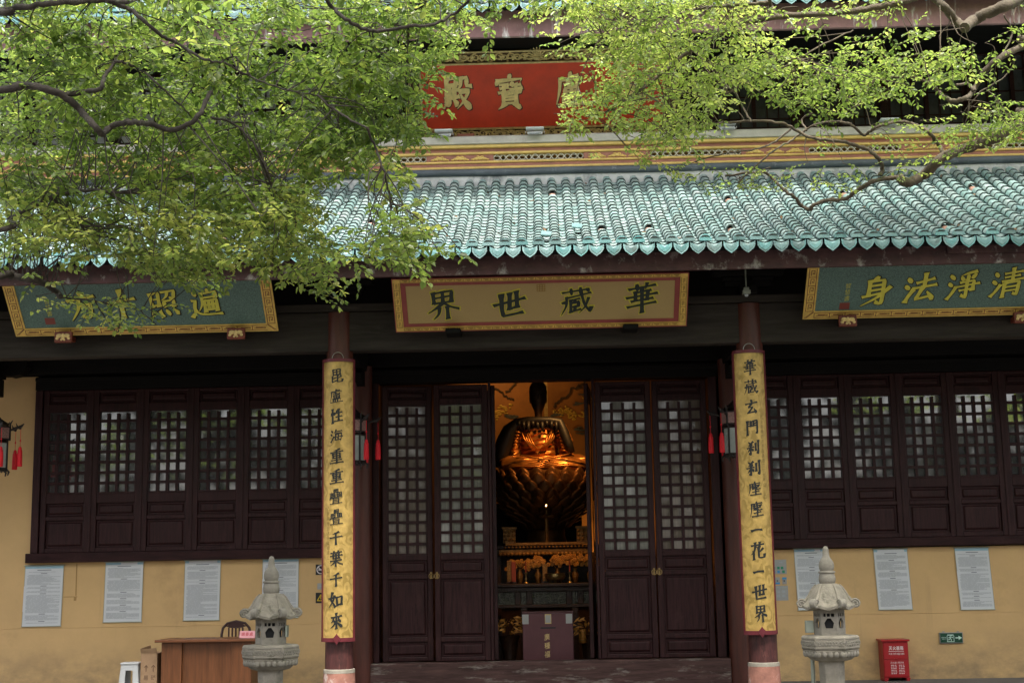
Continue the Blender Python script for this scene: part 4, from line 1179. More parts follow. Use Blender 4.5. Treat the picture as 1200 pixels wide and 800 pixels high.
# ================================================================== posters, signs and stickers on the wall
def poster(px0, px1, pyt, pyb, y, label, seed, lean):
    A, B = at(px0, pyt, y), at(px1, pyb, y)
    x0, x1, z1, z0 = A.x, B.x, A.z, B.z
    W_, H_ = x1 - x0, z1 - z0
    root = thing('notice_poster', label, 'poster', ((x0 + x1) / 2, y, z0), 'text posters on the ochre wall')
    rr = random.Random(seed)
    b = MB()      # sheet, slightly buckled
    n = 10
    fy = lambda u, v: y - .012 - .006 * math.sin(3.1 * u + seed) * math.sin(2.3 * v + seed)
    P = lambda u, v, d=0: (x0 + u * W_ + lean * (1 - v), fy(u, v) - d, z0 + v * H_)
    for j in range(n):
        for i in range(4):
            b.add([P(i / 4, j / n), P((i + 1) / 4, j / n), P((i + 1) / 4, (j + 1) / n), P(i / 4, (j + 1) / n)], [(0, 1, 2, 3)])
    sh = b.build('sheet', M['paper'], root)
    b = MB(); b.add([P(.0, .955, .0015), P(1, .955, .0015), P(1, .995, .0015), P(0, .995, .0015)], [(0, 1, 2, 3)])
    b.build('header', M['paper_head'], sh)
    b = MB()
    Q = lambda u0, u1, v0, v1, mi: b.add([P(u0, v0, .002), P(u1, v0, .002), P(u1, v1, .002), P(u0, v1, .002)], [(0, 1, 2, 3)], mi)
    v = .925
    Q(.32, .68, v, v + .010, 1); v -= .03
    line = 0
    while v > .05:
        if line and rr.random() < .10:
            v -= .012; Q(.42, .58, v, v + .009, 1); v -= .024
        u = .07 + (.03 if rr.random() < .3 else 0); end = .93 if rr.random() < .7 else rr.uniform(.45, .9)
        while u < end:
            wd = min(rr.uniform(.05, .22), end - u)
            Q(u, u + wd, v, v + .0068, 0); u += wd + .011
        v -= .0142; line += 1
    b.build('print', [M['text_grey'], M['text_dark']], sh)
    b = MB()
    b.tube([(x0 - .012, y - .014, z1 + .004), (x1 + .012, y - .014, z1 + .004)], .010, 8)
    b.tube([(x0 + lean - .006, y - .012, z0), (x1 + lean + .006, y - .012, z0)], .007, 8)
    for s in (0, 1):
        b.add([P(s, 0, .002), P(s + (.012 if s == 0 else -.012), 0, .002), P(s + (.012 if s == 0 else -.012), 1, .002), P(s, 1, .002)], [(0, 1, 2, 3)])
    b.build('rail', M['alu'], root)


for i, (p0, p1, t, bt, lean, lab) in enumerate((
        (30, 73, 663, 733, -.02, 'text poster nearest the hanging lantern on the pier'),
        (124, 167, 658.5, 728, -.012, 'text poster on the wall above the white plastic stool'),
        (217, 258, 656.5, 726, -.01, 'text poster on the wall directly above the wooden desk'),
        (308, 350, 655, 723, -.005, 'text poster half hidden behind the stone lantern next to the desk'),
        (930, 973, 643, 714, .02, 'text poster overlapped by the stone lantern near the pictogram notices'),
        (1023, 1067, 643.5, 713.5, .03, 'text poster above the red extinguisher box'),
        (1118, 1163, 642, 713.5, .035, 'text poster above the green exit sign'))):
    poster(p0, p1, t, bt, 0 if bt < 0 else 0.0, lab, i + 1, lean)


def wall_sign(name, px0, px1, py0, py1, label, cat, m, y=0.0, group=None):
    A, B = at(px0, py0, y), at(px1, py1, y)
    root = thing(name, label, cat, ((A.x + B.x) / 2, y, B.z), group)
    b = MB(); b.box(A.x, B.x, y - .006, y - .001, B.z, A.z); b.build('plate', m, root)
    return root, A, B


# behind the board of the column by the desk
root, A, B = wall_sign('prohibition_sign', 370, 382, 661, 673, 'small black square no smoking sign beside the column near the desk', 'sign', M['black_plate'])
cx, cz, r_ = (A.x + B.x) / 2, (A.z + B.z) / 2, (A.z - B.z) * .38
b = MB(); b.tube([(cx + r_ * math.cos(t), -.008, cz + r_ * math.sin(t)) for t in [2 * math.pi * i / 18 for i in range(19)]], .008, 5, cap=False)
b.tube([(cx - r_ * .7, -.009, cz + r_ * .7), (cx + r_ * .7, -.009, cz - r_ * .7)], .007, 5); b.box(cx - r_ * .6, cx + r_ * .5, -.009, -.007, cz - .012, cz + .008)
b.build('symbol', M['white_print'], root)
root, A, B = wall_sign('small_notice', 372, 384, 683, 690, 'small white notice between the black no smoking sign and the warning sign', 'notice', M['sticker'])
b = MB(); b.box(A.x + .02, B.x - .02, -.008, -.006, (A.z + B.z) / 2 - .004, (A.z + B.z) / 2 + .006); b.build('print', M['text_grey'], root)
root, A, B = wall_sign('warning_sign', 370, 382, 694, 706, 'small black sign with a yellow warning triangle beside the column', 'sign', M['black_plate'])
cx, cz = (A.x + B.x) / 2, (A.z + B.z) / 2
b = MB(); tri = [(-.05, -.04), (.05, -.04), (0, .045)]
for i in range(3):
    p, q = tri[i], tri[(i + 1) % 3]; b.tube([(cx + p[0], -.008, cz + p[1]), (cx + q[0], -.008, cz + q[1])], .008, 5)
b.box(cx - .005, cx + .005, -.01, -.006, cz - .02, cz + .02)
b.build('symbol', M['yellow_paint'], root)
# behind the other column's board
root, A, B = wall_sign('pictogram_notice', 900, 922, 655.5, 672, 'white notice with green and blue pictograms beside the column', 'notice', M['sticker'])
b = MB(); W_ = B.x - A.x; H_ = A.z - B.z
for u, v, mi in ((.55, .42, 0), (.75, .42, 0), (.55, .16, 1), (.82, .16, 0), (.3, .42, 0), (.3, .16, 1)):
    b.box(A.x + W_ * (u - .07), A.x + W_ * (u + .07), -.009, -.006, B.z + H_ * (v - .09), B.z + H_ * (v + .09), mi)
b.box(A.x + W_ * .6, A.x + W_ * .8, -.009, -.006, B.z + H_ * .75, B.z + H_ * .85, 2)
b.build('pictogram', [M['teal_paper'], M['blue_paper'], M['text_grey']], root)
for p0, p1, lab in ((905, 914, 'tiny white sticker with a dark figure below the pictogram notice'), (916.5, 922, 'tiny white sticker with a bright blue top edge')):
    root, A, B = wall_sign('wall_sticker', p0, p1, 676, 684, lab, 'sticker', M['sticker'])
    b = MB(); H_ = A.z - B.z
    if p0 > 910:
        b.box(A.x, B.x, -.009, -.006, A.z - H_ * .3, A.z)
    else:
        b.box(B.x - .07, B.x, -.009, -.006, B.z, B.z + H_ * .25)
    b.build('blue_band', M['blue_paper'], root)
    b = MB(); b.box(B.x - .045, B.x - .025, -.009, -.006, B.z + H_ * .35, B.z + H_ * .6); b.build('print', M['text_dark'], root)
root, A, B = wall_sign('printed_notice', 902, 924, 686, 703, 'white notice printed with four grey blocks, lowest beside the column', 'notice', M['sticker'])
W_ = B.x - A.x; H_ = A.z - B.z
for u in (.45, .75):
    for v in (.60, .32):
        b = MB(); b.box(A.x + W_ * (u - .09), A.x + W_ * (u + .09), -.008, -.006, B.z + H_ * (v - .09), B.z + H_ * (v + .09)); b.build('picture_block', M['text_grey'], root)
b = MB(); b.box(A.x + W_ * .35, A.x + W_ * .9, -.008, -.006, B.z + H_ * .86, B.z + H_ * .89)
b.build('print', M['text_grey'], root)

# exit sign
A, B = at(1100, 740.5, -.008), at(1128.5, 753, -.008)
root = thing('exit_sign', 'green running man exit sign with arrow mounted on the ochre wall', 'exit sign', ((A.x + B.x) / 2, -.008, B.z))
x0, x1, z0, z1 = A.x, B.x, B.z, A.z
b = MB(); b.box(x0, x1, -.035, -.009, z0, z1); b.build('housing', M['steel'], root, bevel=.004)
b = MB(); b.box(x0 + .012, x1 - .012, -.0375, -.0355, z0 + .012, z1 - .012); b.build('panel', M['exit_green'], root)
b = MB(); cz = (z0 + z1) / 2; yy = -.0395
b.box(x0 + .11, x0 + .20, yy, -.038, z0 + .022, z0 + .030); b.box(x0 + .105, x0 + .112, yy, -.038, z0 + .022, z1 - .044); b.box(x0 + .20, x0 + .207, yy, -.038, z0 + .022, z1 - .044); b.box(x0 + .112, x0 + .20, yy, -.038, z1 - .03, z1 - .044)
hx = x0 + .163; b.ball((hx, yy, z1 - .042), .011, .003, .011, 8, 6)
for p in (((hx - .004, cz + .018), (hx - .014, cz - .008)), ((hx - .014, cz - .008), (hx + .006, cz - .022), (hx - .002, cz - .042)), ((hx - .014, cz - .008), (hx - .026, cz - .024), (hx - .044, cz - .026)), ((hx - .004, cz + .016), (hx + .018, cz + .004), (hx + .026, cz + .014)), ((hx - .004, cz + .016), (hx - .026, cz + .012), (hx - .034, cz - .004))):
    b.tube([(q[0], yy, q[1]) for q in p], .0055, 6)
b.prism([(x0 + .225, yy, cz - .008), (x0 + .27, yy, cz - .008), (x0 + .27, yy, cz - .03), (x0 + .318, yy, cz), (x0 + .27, yy, cz + .03), (x0 + .27, yy, cz + .008), (x0 + .225, yy, cz + .008)], (0, .0015, 0))
for i, ch in enumerate('安全出口'):
    write(b, ch, x0 + .036 + .021 * i, cz + .006, .02, .02, lambda u, v, l: (u, yy, v), offset=.01)
for i, ch in enumerate('EXIT'):
    write(b, ch, x0 + .034 + .016 * i, cz - .024, .02, .02, lambda u, v, l: (u, yy, v), offset=.01)
b.build('symbol', M['exit_white'], root)
b = MB()
for x in (x0 + .05, x1 - .08):
    b.box(x, x + .03, -.028, -.01, z1 + .001, z1 + .016)
b.build('hanger', M['steel'], root)

# fire extinguisher box
root = thing('extinguisher_box', 'red fire extinguisher box with white lettering on the floor against the wall', 'fire box', (4.87, -.17, 0))
x0, x1 = 4.695, 5.05
b = MB(); b.box(x0, x1, -.30, -.02, .045, .545); b.build('cabinet', M['fire_red'], root, bevel=.006)
b = MB(); b.box(x0 - .025, x1 + .02, -.335, -.015, .547, .575); b.box(x0 + .01, x1 - .01, -.31, -.30, .30, .54); b.box(x0 + .01, x1 - .01, -.308, -.30, .06, .292)
b.build('lid', M['fire_red'], root, bevel=.006)
b = MB()
for x in (x0 + .005, x1 - .045):
    b.prism([(x, -.298, 0), (x + .04, -.298, 0), (x + .055, -.298, .044), (x - .005, -.298, .044)], (0, .27, 0))
b.build('leg', M['fire_red'], root)
b = MB(); fm = lambda u, v, l: (u, -.3125 - .0003 * l, v)
for i, ch in enumerate('灭火器箱'):
    write(b, ch, x0 + .105 + .052 * i, .455, .048, .058, fm, offset=.02)
b.box(x0 + .075, x0 + .29, -.3125, -.310, .408, .413)
for i, ch in enumerate('FIRE EXTINGUISHER'):
    write(b, ch, x0 + .078 + .0128 * i, .365, .017, .034, fm, offset=.02)
fm2 = lambda u, v, l: (u, -.3095, v)
for i, ch in enumerate('灭火器使用方法'):
    write(b, ch, x0 + .105 + .027 * i, .255, .025, .028, fm2, offset=.01)
for c in (0, 1):
    for j in range(6):
        for q in range(3):
            b.box(x0 + .10 + c * .11 + q * .028, x0 + .122 + c * .11 + q * .028 - (.006 if (j + q) % 3 else 0), -.3095, -.308, .215 - j * .023, .224 - j * .023)
b.build('lettering', M['white_print'], root)
b = MB(); b.box(x0 + .15, x0 + .20, -.325, -.31, .30, .315); b.build('handle', M['fire_red'], root)

# ================================================================== hanging palace lanterns
def palace_lantern(x, y, label, ph):
    root = thing('palace_lantern', label, 'lantern', (x, y, 3.06), 'hanging palace lanterns in the porch')
    rb, rt, ra = .155, .185, .335
    hexa = lambda r, k: (x + r * math.cos(ph + k * math.pi / 3), y + r * math.sin(ph + k * math.pi / 3))
    b = MB()
    for k in range(6):
        p, q = hexa(rb, k), hexa(rb, k + 1); p2, q2 = hexa(rt, k), hexa(rt, k + 1)
        b.tube([(*p, 3.14), (*p, 3.57)], .014, 6); b.tube([(*p2, 3.56), (*p2, 3.80)], .014, 6)
        for z, (a_, c_) in ((3.17, (p, q)), (3.54, (p, q)), (3.58, (p2, q2)), (3.755, (p2, q2))):
            b.tube([(*a_, z), (*c_, z)], .013, 6)
        # dragon head arm
        d = Vector((math.cos(ph + k * math.pi / 3), math.sin(ph + k * math.pi / 3), 0)); o = Vector((x, y, 0))
        b.tube([o + d * rt + Vector((0, 0, 3.70)), o + d * (rt + .06) + Vector((0, 0, 3.735)), o + d * (ra - .04) + Vector((0, 0, 3.745)), o + d * (ra + .01) + Vector((0, 0, 3.765)), o + d * (ra + .045) + Vector((0, 0, 3.80))], [.012, .016, .022, .020, .005], 6)
        b.ball(o + d * (ra - .01) + Vector((0, 0, 3.735)), .022, .022, .018, 8, 6)
        b.tube([o + d * (ra - .05) + Vector((0, 0, 3.76)), o + d * (ra - .07) + Vector((0, 0, 3.81))], [.012, .003], 6)
        b.tube([o + d * rt + Vector((0, 0, 3.80)), o + d * (rt + .035) + Vector((0, 0, 3.85))], [.014, .004], 6)
        # carved hangers beneath the glass
        b.tube([o + d * rb + Vector((0, 0, 3.16)), o + d * (rb + .035) + Vector((0, 0, 3.12)), o + d * (rb + .02) + Vector((0, 0, 3.07))], [.014, .016, .008], 6)
        mid = Vector(((p[0] + q[0]) / 2, (p[1] + q[1]) / 2, 0)); t = (Vector((*q, 0)) - Vector((*p, 0))).normalized()
        for s in (-.04, 0, .04):
            b.ball(mid + t * s + Vector((0, 0, 3.14)), .018, .012, .022, 8, 5)
    b.lathe(x, y, [(.19, 3.79), (.15, 3.81), (.06, 3.87), (.02, 3.92)], 6, ph); b.lathe(x, y, [(.145, 3.13), (.145, 3.15)], 6, ph)
    b.build('frame', M['lampwood'], root)
    b = MB()
    for k in range(6):
        p, q = hexa(rb * .97, k), hexa(rb * .97, k + 1); b.add([(*p, 3.17), (*q, 3.17), (*q, 3.54), (*p, 3.54)], [(0, 1, 2, 3)])
    b.build('glass', M['lampglass'], root)
    b = MB()
    for k in range(6):
        p, q = hexa(rt * .97, k), hexa(rt * .97, k + 1); b.add([(*p, 3.59), (*q, 3.59), (*q, 3.745), (*p, 3.745)], [(0, 1, 2, 3)])
    b.build('fret_panel', M['lamprose'], root)
    for k in range(6):
        px_, py_ = hexa(ra, k)
        ln = .02 * (k % 2)
        b = MB(); b.tube([(px_, py_, 3.73), (px_, py_, 3.46)], .0035, 5, 0); b.ball((px_, py_, 3.56), .011, .011, .016, 8, 6)
        b.lathe(px_, py_, [(.010, 3.475 - ln), (.024, 3.455 - ln), (.022, 3.435 - ln), (.032, 3.42 - ln), (.036, 3.34 - ln), (.038, 3.195 - ln)], 10)
        b.build('tassel', M['tassel'], root, smooth=50)
    b = MB(); b.tube([(x, y, 3.90), (x, y, 4.565)], .006, 6); b.build('cord', M['lampwood'], root)


palace_lantern(-7.755, -1.1, 'palace lantern with red tassels hanging before the bare ochre pier', R(2))
palace_lantern(-2.69, -1.1, 'palace lantern with red tassels beside the slightly open door leaf', R(8))
palace_lantern(2.635, -1.1, 'palace lantern whose three red tassels show beside the shut door leaves', R(50))


# ================================================================== stone lanterns
def stone_lantern(x, y, label, rot, extra):
    root = thing('stone_lantern', label, 'stone lantern', (x, y, 0), 'stone lanterns before the hall')
    ph = -math.pi / 2 + math.pi / 6 + rot       # a flat side towards the camera
    hp = lambda r, k, z: Vector((x + r * math.cos(ph + k * math.pi / 3), y + r * math.sin(ph + k * math.pi / 3), z))
    b = MB()
    b.lathe(x, y, [(.30, 0), (.30, .10), (.24, .12), (.20, .17)], 6, ph); b.lathe(x, y, [(.125, .171), (.118, .55), (.125, .76)], 6, ph)
    b.build('shaft', M['stone'], root, bevel=.008)
    b = MB()      # platform: lotus underside, carved hexagonal rim
    b.lathe(x, y, [(.13, .72), (.19, .735), (.245, .78), (.262, .815), (.268, .83)], 6, ph)
    b.lathe(x, y, [(.258, .831), (.272, .842), (.272, .945), (.258, .962), (.17, .966)], 6, ph)
    p = b.build('platform', M['stone'], root, bevel=.006)
    b = MB()
    for k in range(6):
        A, B = hp(.272, k, 0), hp(.272, k + 1, 0); t = (B - A).normalized(); L_ = (B - A).length
        nrm = Vector((t.y, -t.x, 0))
        for u in range(5):      # lotus petals under the rim
            c = A + t * (L_ * (u + .5) / 5) - nrm * .028
            b.ball(c + Vector((0, 0, .795)), .028, .028, .036, 8, 6)
        rr = random.Random(k)
        for u in range(9):      # scrolls in the rim panels
            c = A + t * (L_ * (u + .5) / 9) + nrm * .0
            r_ = .017
            pts = [c + t * (r_ * (1 - .6 * i / 9) * math.cos(i * .9 + u)) + Vector((0, 0, .893 + .024 * (1 - .6 * i / 9) * math.sin(i * .9 + u))) + nrm * .002 for i in range(10)]
            b.tube(pts, .0055, 5)
        for z in (.852, .936):
            b.tube([A + t * .012 + Vector((0, 0, z)) + nrm * .001, B - t * .012 + Vector((0, 0, z)) + nrm * .001], .0045, 5)
    b.build('carving', M['stone_pale'], p, smooth=60)
    # fire box with pierced sides
    b = MB(); rb = .147; z0, z1 = .967, 1.212
    for k in range(6):
        A, B = hp(rb, k, 0), hp(rb, k + 1, 0); t = (B - A).normalized(); L_ = (B - A).length; nrm = Vector((t.y, -t.x, 0))
        q = lambda u, z: A + t * (u * L_) + Vector((0, 0, z))
        wz0, wz1 = 1.030, 1.122
        pass
        # ring round the hole
        for u0, u1, a0, a1 in ((0, .20, z0, z1 - .074), (.80, 1, z0, z1 - .074), (.20, .80, z0, wz0), (.20, .80, wz1, z1 - .074), (0, 1, z1 - .044, z1)):
            b.prism([q(u0, a0), q(u1, a0), q(u1, a1), q(u0, a1)], -nrm * .03)
        for tri in (((.20, wz0), (.27, wz0), (.20, wz0 + .05)), ((.73, wz0), (.80, wz0), (.80, wz0 + .05)), ((.20, wz0 + .05), (.40, wz1), (.20, wz1)), ((.80, wz0 + .05), (.80, wz1), (.60, wz1))):
            b.prism([q(*r) for r in tri], -nrm * .028)
        for u0, u1 in ((0, .14), (.30, .38), (.56, .64), (.86, 1)):
            b.prism([q(u0, z1 - .074), q(u1, z1 - .074), q(u1, z1 - .044), q(u0, z1 - .044)], -nrm * .03)
    fb = b.build('fire_box', M['stone_pale'], root)
    b = MB(); b.lathe(x, y, [(.10, z0 + .01), (.10, z1 - .01)], 6, ph); b.build('dark_core', M['stone_hole'], fb)
    # roof with six curled corners
    b = MB(); n = 48; prof = [(.070, 1.448), (.098, 1.438), (.126, 1.412), (.150, 1.372), (.170, 1.330), (.190, 1.292), (.212, 1.262), (.240, 1.242)]
    rows = []
    for r_, z in prof + [(.238, 1.216), (.14, 1.208)]:
        row = []
        for i in range(n):
            a_ = 2 * math.pi * i / n; k6 = abs(((a_ * 6 / (2 * math.pi) + .5) % 1) - .5) * 2      # 0 at the corners, 1 mid side
            f = (r_ - .070) / .165
            rad = r_ * (1 - .085 * f * k6 * (1.3 if z < 1.30 else .5)) * (1 + .05 * f)
            zz = z - .018 * f * k6 + .012 * f * (1 - k6)
            row.append((x + rad * math.cos(ph + a_), y + rad * math.sin(ph + a_), zz))
        rows.append(row)
    vs_ = [p for r_ in rows for p in r_]; m_ = len(rows)
    b.add(vs_, [(i * n + k, (i + 1) * n + k, (i + 1) * n + (k + 1) % n, i * n + (k + 1) % n) for i in range(m_ - 1) for k in range(n)] + [tuple(range(n)), tuple(range(m_ * n - 1, (m_ - 1) * n - 1, -1))])
    for k in range(6):
        rib = [hp(r_ * 1.03, k, z + .012) for r_, z in ((.105, 1.425), (.132, 1.398), (.153, 1.362), (.172, 1.322), (.198, 1.280), (.235, 1.250))]
        b.tube(rib, [.008, .011, .013, .015, .020, .026], 7)
    rf = b.build('roof', M['stone'], root, smooth=45)
    for k in range(6):
        b = MB()
        d = (hp(1, k, 0) - hp(0, k, 0)); s = Vector((-d.y, d.x, 0))
        c = hp(.252, k, 1.258)      # volute: a thick spiral disc
        sp = [c + d * (.046 * (1 - .75 * i / 16) * math.cos(2.6 - i * .62)) + Vector((0, 0, .044 * (1 - .75 * i / 16) * math.sin(2.6 - i * .62))) for i in range(17)]
        for w_ in (-.020, -.007, .007, .020):
            b.tube([q + s * w_ for q in sp], .0125, 6)
        b.lathe(0, 0, [(.040, -.024), (.040, .024)], 14)
        M_ = Matrix((( d.x, 0, s.x, c.x), (d.y, 0, s.y, c.y), (0, 1, 0, c.z), (0, 0, 0, 1)))
        b.V[-28:] = [tuple(M_ @ Vector(v)) for v in b.V[-28:]]
        b.build('corner_scroll', M['stone_pale'], rf, smooth=45)
    b = MB()
    b.lathe(x, y, [(.064, 1.438), (.076, 1.455), (.081, 1.49), (.075, 1.525), (.068, 1.540), (.080, 1.546), (.080, 1.560), (.062, 1.566), (.069, 1.582), (.074, 1.612), (.068, 1.648), (.047, 1.680), (.034, 1.70), (.031, 1.73), (.028, 1.772), (.018, 1.795), (.004, 1.80)], 20)
    b.build('finial', M['stone_pale'], root, smooth=60)
    if extra:      # wiring box and conduit on the back
        b = MB(); b.box(x - .225, x - .145, y + .02, y + .06, .985, 1.10); b.build('wiring_box', M['alu'], root, bevel=.006)
        b = MB(); b.tube([(x - .165, y + .10, 0), (x - .16, y + .10, .74)], .02, 10); b.build('conduit', M['alu'], root, smooth=50)
    else:
        b = MB(); b.box(x + .145, x + .165, y - .05, y + .05, 1.03, 1.14); b.build('wiring_box', M['alu'], root, bevel=.006)


stone_lantern(-2.685, -7, 'six sided stone lantern standing in front of the desk and its chair', R(6), False)
stone_lantern(2.665, -7, 'six sided stone lantern with a conduit up its shaft near the red box', R(-12), True)

# ================================================================== things along the wall
root = thing('desk', 'orange brown wooden reception desk with recessed middle panel, pink card on top', 'desk', (-4.65, -1.1, 0))
Rz = T((-4.65, -1.1, 0)) @ Matrix.Rotation(R(-2), 4, 'Z')
b = MB()
b.box(-.62, -.34, -.27, .28, .02, .745); b.box(.34, .62, -.27, .28, .02, .745); b.box(-.34, .34, -.225, -.205, .08, .745)
b.xf(Rz).build('body', M['desk'], root, bevel=.006)
b = MB(); b.box(-.70, .70, -.33, .33, .748, .785); b.xf(Rz).build('top', M['desk_edge'], root, bevel=.006)
b = MB(); b.box(-.62, .62, -.25, .27, 0, .02); b.xf(Rz).build('plinth', M['desk_edge'], root)
c = at(290, 742, -1.2)
root = thing('name_card', 'pink folded card with red lettering standing on the wooden desk', 'card', (c.x, -1.2, .787))
b = MB(); zc = .787
b.prism([(c.x - .105, -1.235, zc), (c.x - .105, -1.165, zc), (c.x - .105, -1.20, zc + .092)], (.21, 0, 0)); b.build('card', M['pink'], root)
b = MB(); n_ = Vector((0, -.092, .035)).normalized()
for i, ch in enumerate('請香處'):
    write(b, ch, -.055 + .055 * i, .05, .046, .05, lambda u, v, l: Vector((c.x + u, -1.235 + .035 * v / .092, zc + v)) + n_ * (.0015 + .0003 * l), offset=.01, nib=NIB_S)
b.build('lettering', M['pink_ink'], root)

root = thing('chair', 'dark wooden chair with arched slatted back behind the desk', 'chair', (-4.48, -.52, 0))
b = MB(); ax = -4.48
arch = [(ax - .20, -.40, .45), (ax - .205, -.37, .80), (ax - .19, -.36, .89), (ax - .13, -.355, .955), (ax, -.35, .985), (ax + .13, -.355, .955), (ax + .19, -.36, .89), (ax + .205, -.37, .80), (ax + .20, -.40, .45)]
b.tube(arch, .019, 8)
crest = [(ax - .15, .915), (ax - .08, .955), (ax, .972), (ax + .08, .955), (ax + .15, .915), (ax + .08, .895), (ax, .885), (ax - .08, .895)]
b.prism([(p, -.372, q) for p, q in crest], (0, .02, 0)); b.build('back_frame', M['chair'], root, smooth=50)
for i in range(5):
    b = MB(); xx = ax - .10 + .05 * i; b.box(xx - .011, xx + .011, -.385, -.368, .50, .90); b.build('slat', M['chair'], root, bevel=.003)
b = MB(); b.box(ax - .22, ax + .22, -.80, -.385, .42, .46); b.build('seat', M['chair'], root, bevel=.012)
for sx in (-.19, .19):
    for yy in (-.77, -.41):
        b = MB(); b.tube([(ax + sx, yy, .42), (ax + sx * 1.06, yy + (.02 if yy > -.5 else -.02), 0)], [.02, .016], 8); b.build('leg', M['chair'], root)

# plastic stool: tapered box shell with slots
sx, sy = -5.735, -1.15
root = thing('plastic_stool', 'white plastic stool with a slot in each side beside the cardboard box', 'stool', (sx, sy, 0))
b = MB(); hw, hb, zt = .115, .155, .485
b.box(sx - hw - .012, sx + hw + .012, sy - hw - .012, sy + hw + .012, zt - .03, zt)
b.build('seat', M['white_plastic'], root, bevel=.012)
b = MB()
for k in range(4):
    a_ = k * math.pi / 2; n_ = Vector((math.sin(a_), -math.cos(a_), 0)); t = Vector((math.cos(a_), math.sin(a_), 0))
    def q(u, z):
        f = hw + (hb - hw) * (1 - z / (zt - .03)); return Vector((sx, sy, z)) + n_ * f + t * (u * f)
    outer = [(-1, 0), (-.62, 0), (-.55, .12), (.55, .12), (.62, 0), (1, 0), (1, .454), (-1, .454)]
    for quad in (((-1, 0), (-.40, 0), (-.40, .38), (-1, .454)), ((.40, 0), (1, 0), (1, .454), (.40, .38)), ((-1, .454), (-.40, .38), (.40, .38), (1, .454)), ((-.40, .0), (.40, .0), (.40, .10), (-.40, .10))):
        b.prism([q(*r) for r in quad], -n_ * .006)
b.build('leg_shell', M['white_plastic'], root)

root = thing('cardboard_box', 'tall brown cardboard box with open flap standing against the desk side', 'box', (-5.46, -.95, 0))
b = MB(); b.box(-5.585, -5.36, -1.25, -.75, 0, .60)
b.prism([(-5.585, -1.25, .602), (-5.585, -.75, .602), (-5.60, -.75, .69), (-5.60, -1.25, .665)], (.006, 0, 0))
b.prism([(-5.58, -1.25, .602), (-5.36, -1.25, .602), (-5.37, -1.28, .675), (-5.57, -1.28, .66)], (0, .006, 0))
b.build('carton', M['cardboard'], root)
b = MB()
for j, ch in enumerate('易碎物品'):
    write(b, ch, -5.46 + (.05 if j % 2 else -.05), .28 - .10 * (j // 2), .07, .07, lambda u, v, l: (u, -1.2515, v), offset=.02)
for u in (-.05, .05):
    b.tube([(-5.46 + u, -1.2515, .36), (-5.46 + u, -1.2515, .44)], .006, 5); b.tube([(-5.46 + u - .025, -1.2515, .415), (-5.46 + u, -1.2515, .445), (-5.46 + u + .025, -1.2515, .415)], .006, 5)
b.build('print', M['card_ink'], root)

# floodlights on the cornice
for px, py, lab in ((627, 160, 'white floodlight on the cornice right under the large red plaque'), (521, 164, 'white floodlight at the leafy end of the red plaque'), (850, 147, 'white floodlight on the cornice among thin bare twigs'), (1038, 139, 'white floodlight below dark upper windows')):
    P = at(px, py, -.18)
    root = thing('floodlight', lab, 'floodlight', (P.x, -.18, 8.112), 'floodlights on the cornice')
    x = P.x; SH = Matrix.Translation((0, -.13, -.075))
    b = MB(); b.prism([(x - .12, -.30, 8.17), (x + .12, -.30, 8.17), (x + .105, -.33, 8.03 + .1), (x - .105, -.33, 8.03 + .1)], (0, .12, .06))
    b.box(x - .135, x + .135, -.30, -.12, 8.245, 8.265)
    b.xf(SH).build('housing', M['white_paint'], root, bevel=.008)
    b = MB(); b.add([(x - .09, -.336, 8.142), (x + .09, -.336, 8.142), (x + .10, -.304, 8.166), (x - .10, -.304, 8.166)], [(0, 1, 2, 3)]); b.xf(SH).build('lens', M['lens'], root)
    b = MB()
    for s in (-1, 1):
        b.box(x + s * .14 - .005, x + s * .14 + .005, -.37, -.10, 8.112, 8.135)
    b.build('yoke', M['steel'], root)
P = at(546, 160, -.1)
root = thing('junction_box', 'small rusty red box on the cornice below the gold carved border', 'junction box', (P.x, -.1, 8.112))
b = MB(); b.box(P.x - .13, P.x + .13, -.14, -.02, 8.115, 8.20); b.build('case', M['rust'], root, bevel=.006)
b = MB(); b.box(P.x - .115, P.x + .115, -.15, -.141, 8.13, 8.19); b.build('cover', M['rust'], root, bevel=.004)
b = MB(); pts = [at(560 + i * 12, 162.5 - i * .32 + .5 * math.sin(i * 1.7), -.12) for i in range(16)]; b.tube([(p.x, -.10, 8.125 + .01 * math.sin(i * 1.3)) for i, p in enumerate(pts)], .010, 6)
b.build('cable', M['lampwood'], root)

# bare lamp holder under the eave
P = at(874.5, 340, -2.75)
root = thing('lamp_holder', 'pale lamp holder with square base hanging over the column of single strokes', 'lamp', (P.x, -2.75, P.z))
b = MB(); b.tube([(P.x, -2.75, P.z + .03), (P.x, -2.75, P.z + .28)], .010, 8); b.build('rod', M['alu'], root)
b = MB(); b.box(P.x - .05, P.x + .05, -2.80, -2.70, P.z - .05, P.z); b.box(P.x - .035, P.x + .035, -2.785, -2.715, P.z + .002, P.z + .035); b.build('socket', M['alu'], root, bevel=.006)
b = MB(); b.lathe(P.x, -2.75, [(.012, P.z - .085), (.026, P.z - .075), (.028, P.z - .055), (.02, P.z - .05)], 12); b.build('bulb', M['lens'], root, smooth=60)

# ================================================================== inside the hall
YS = 3.6
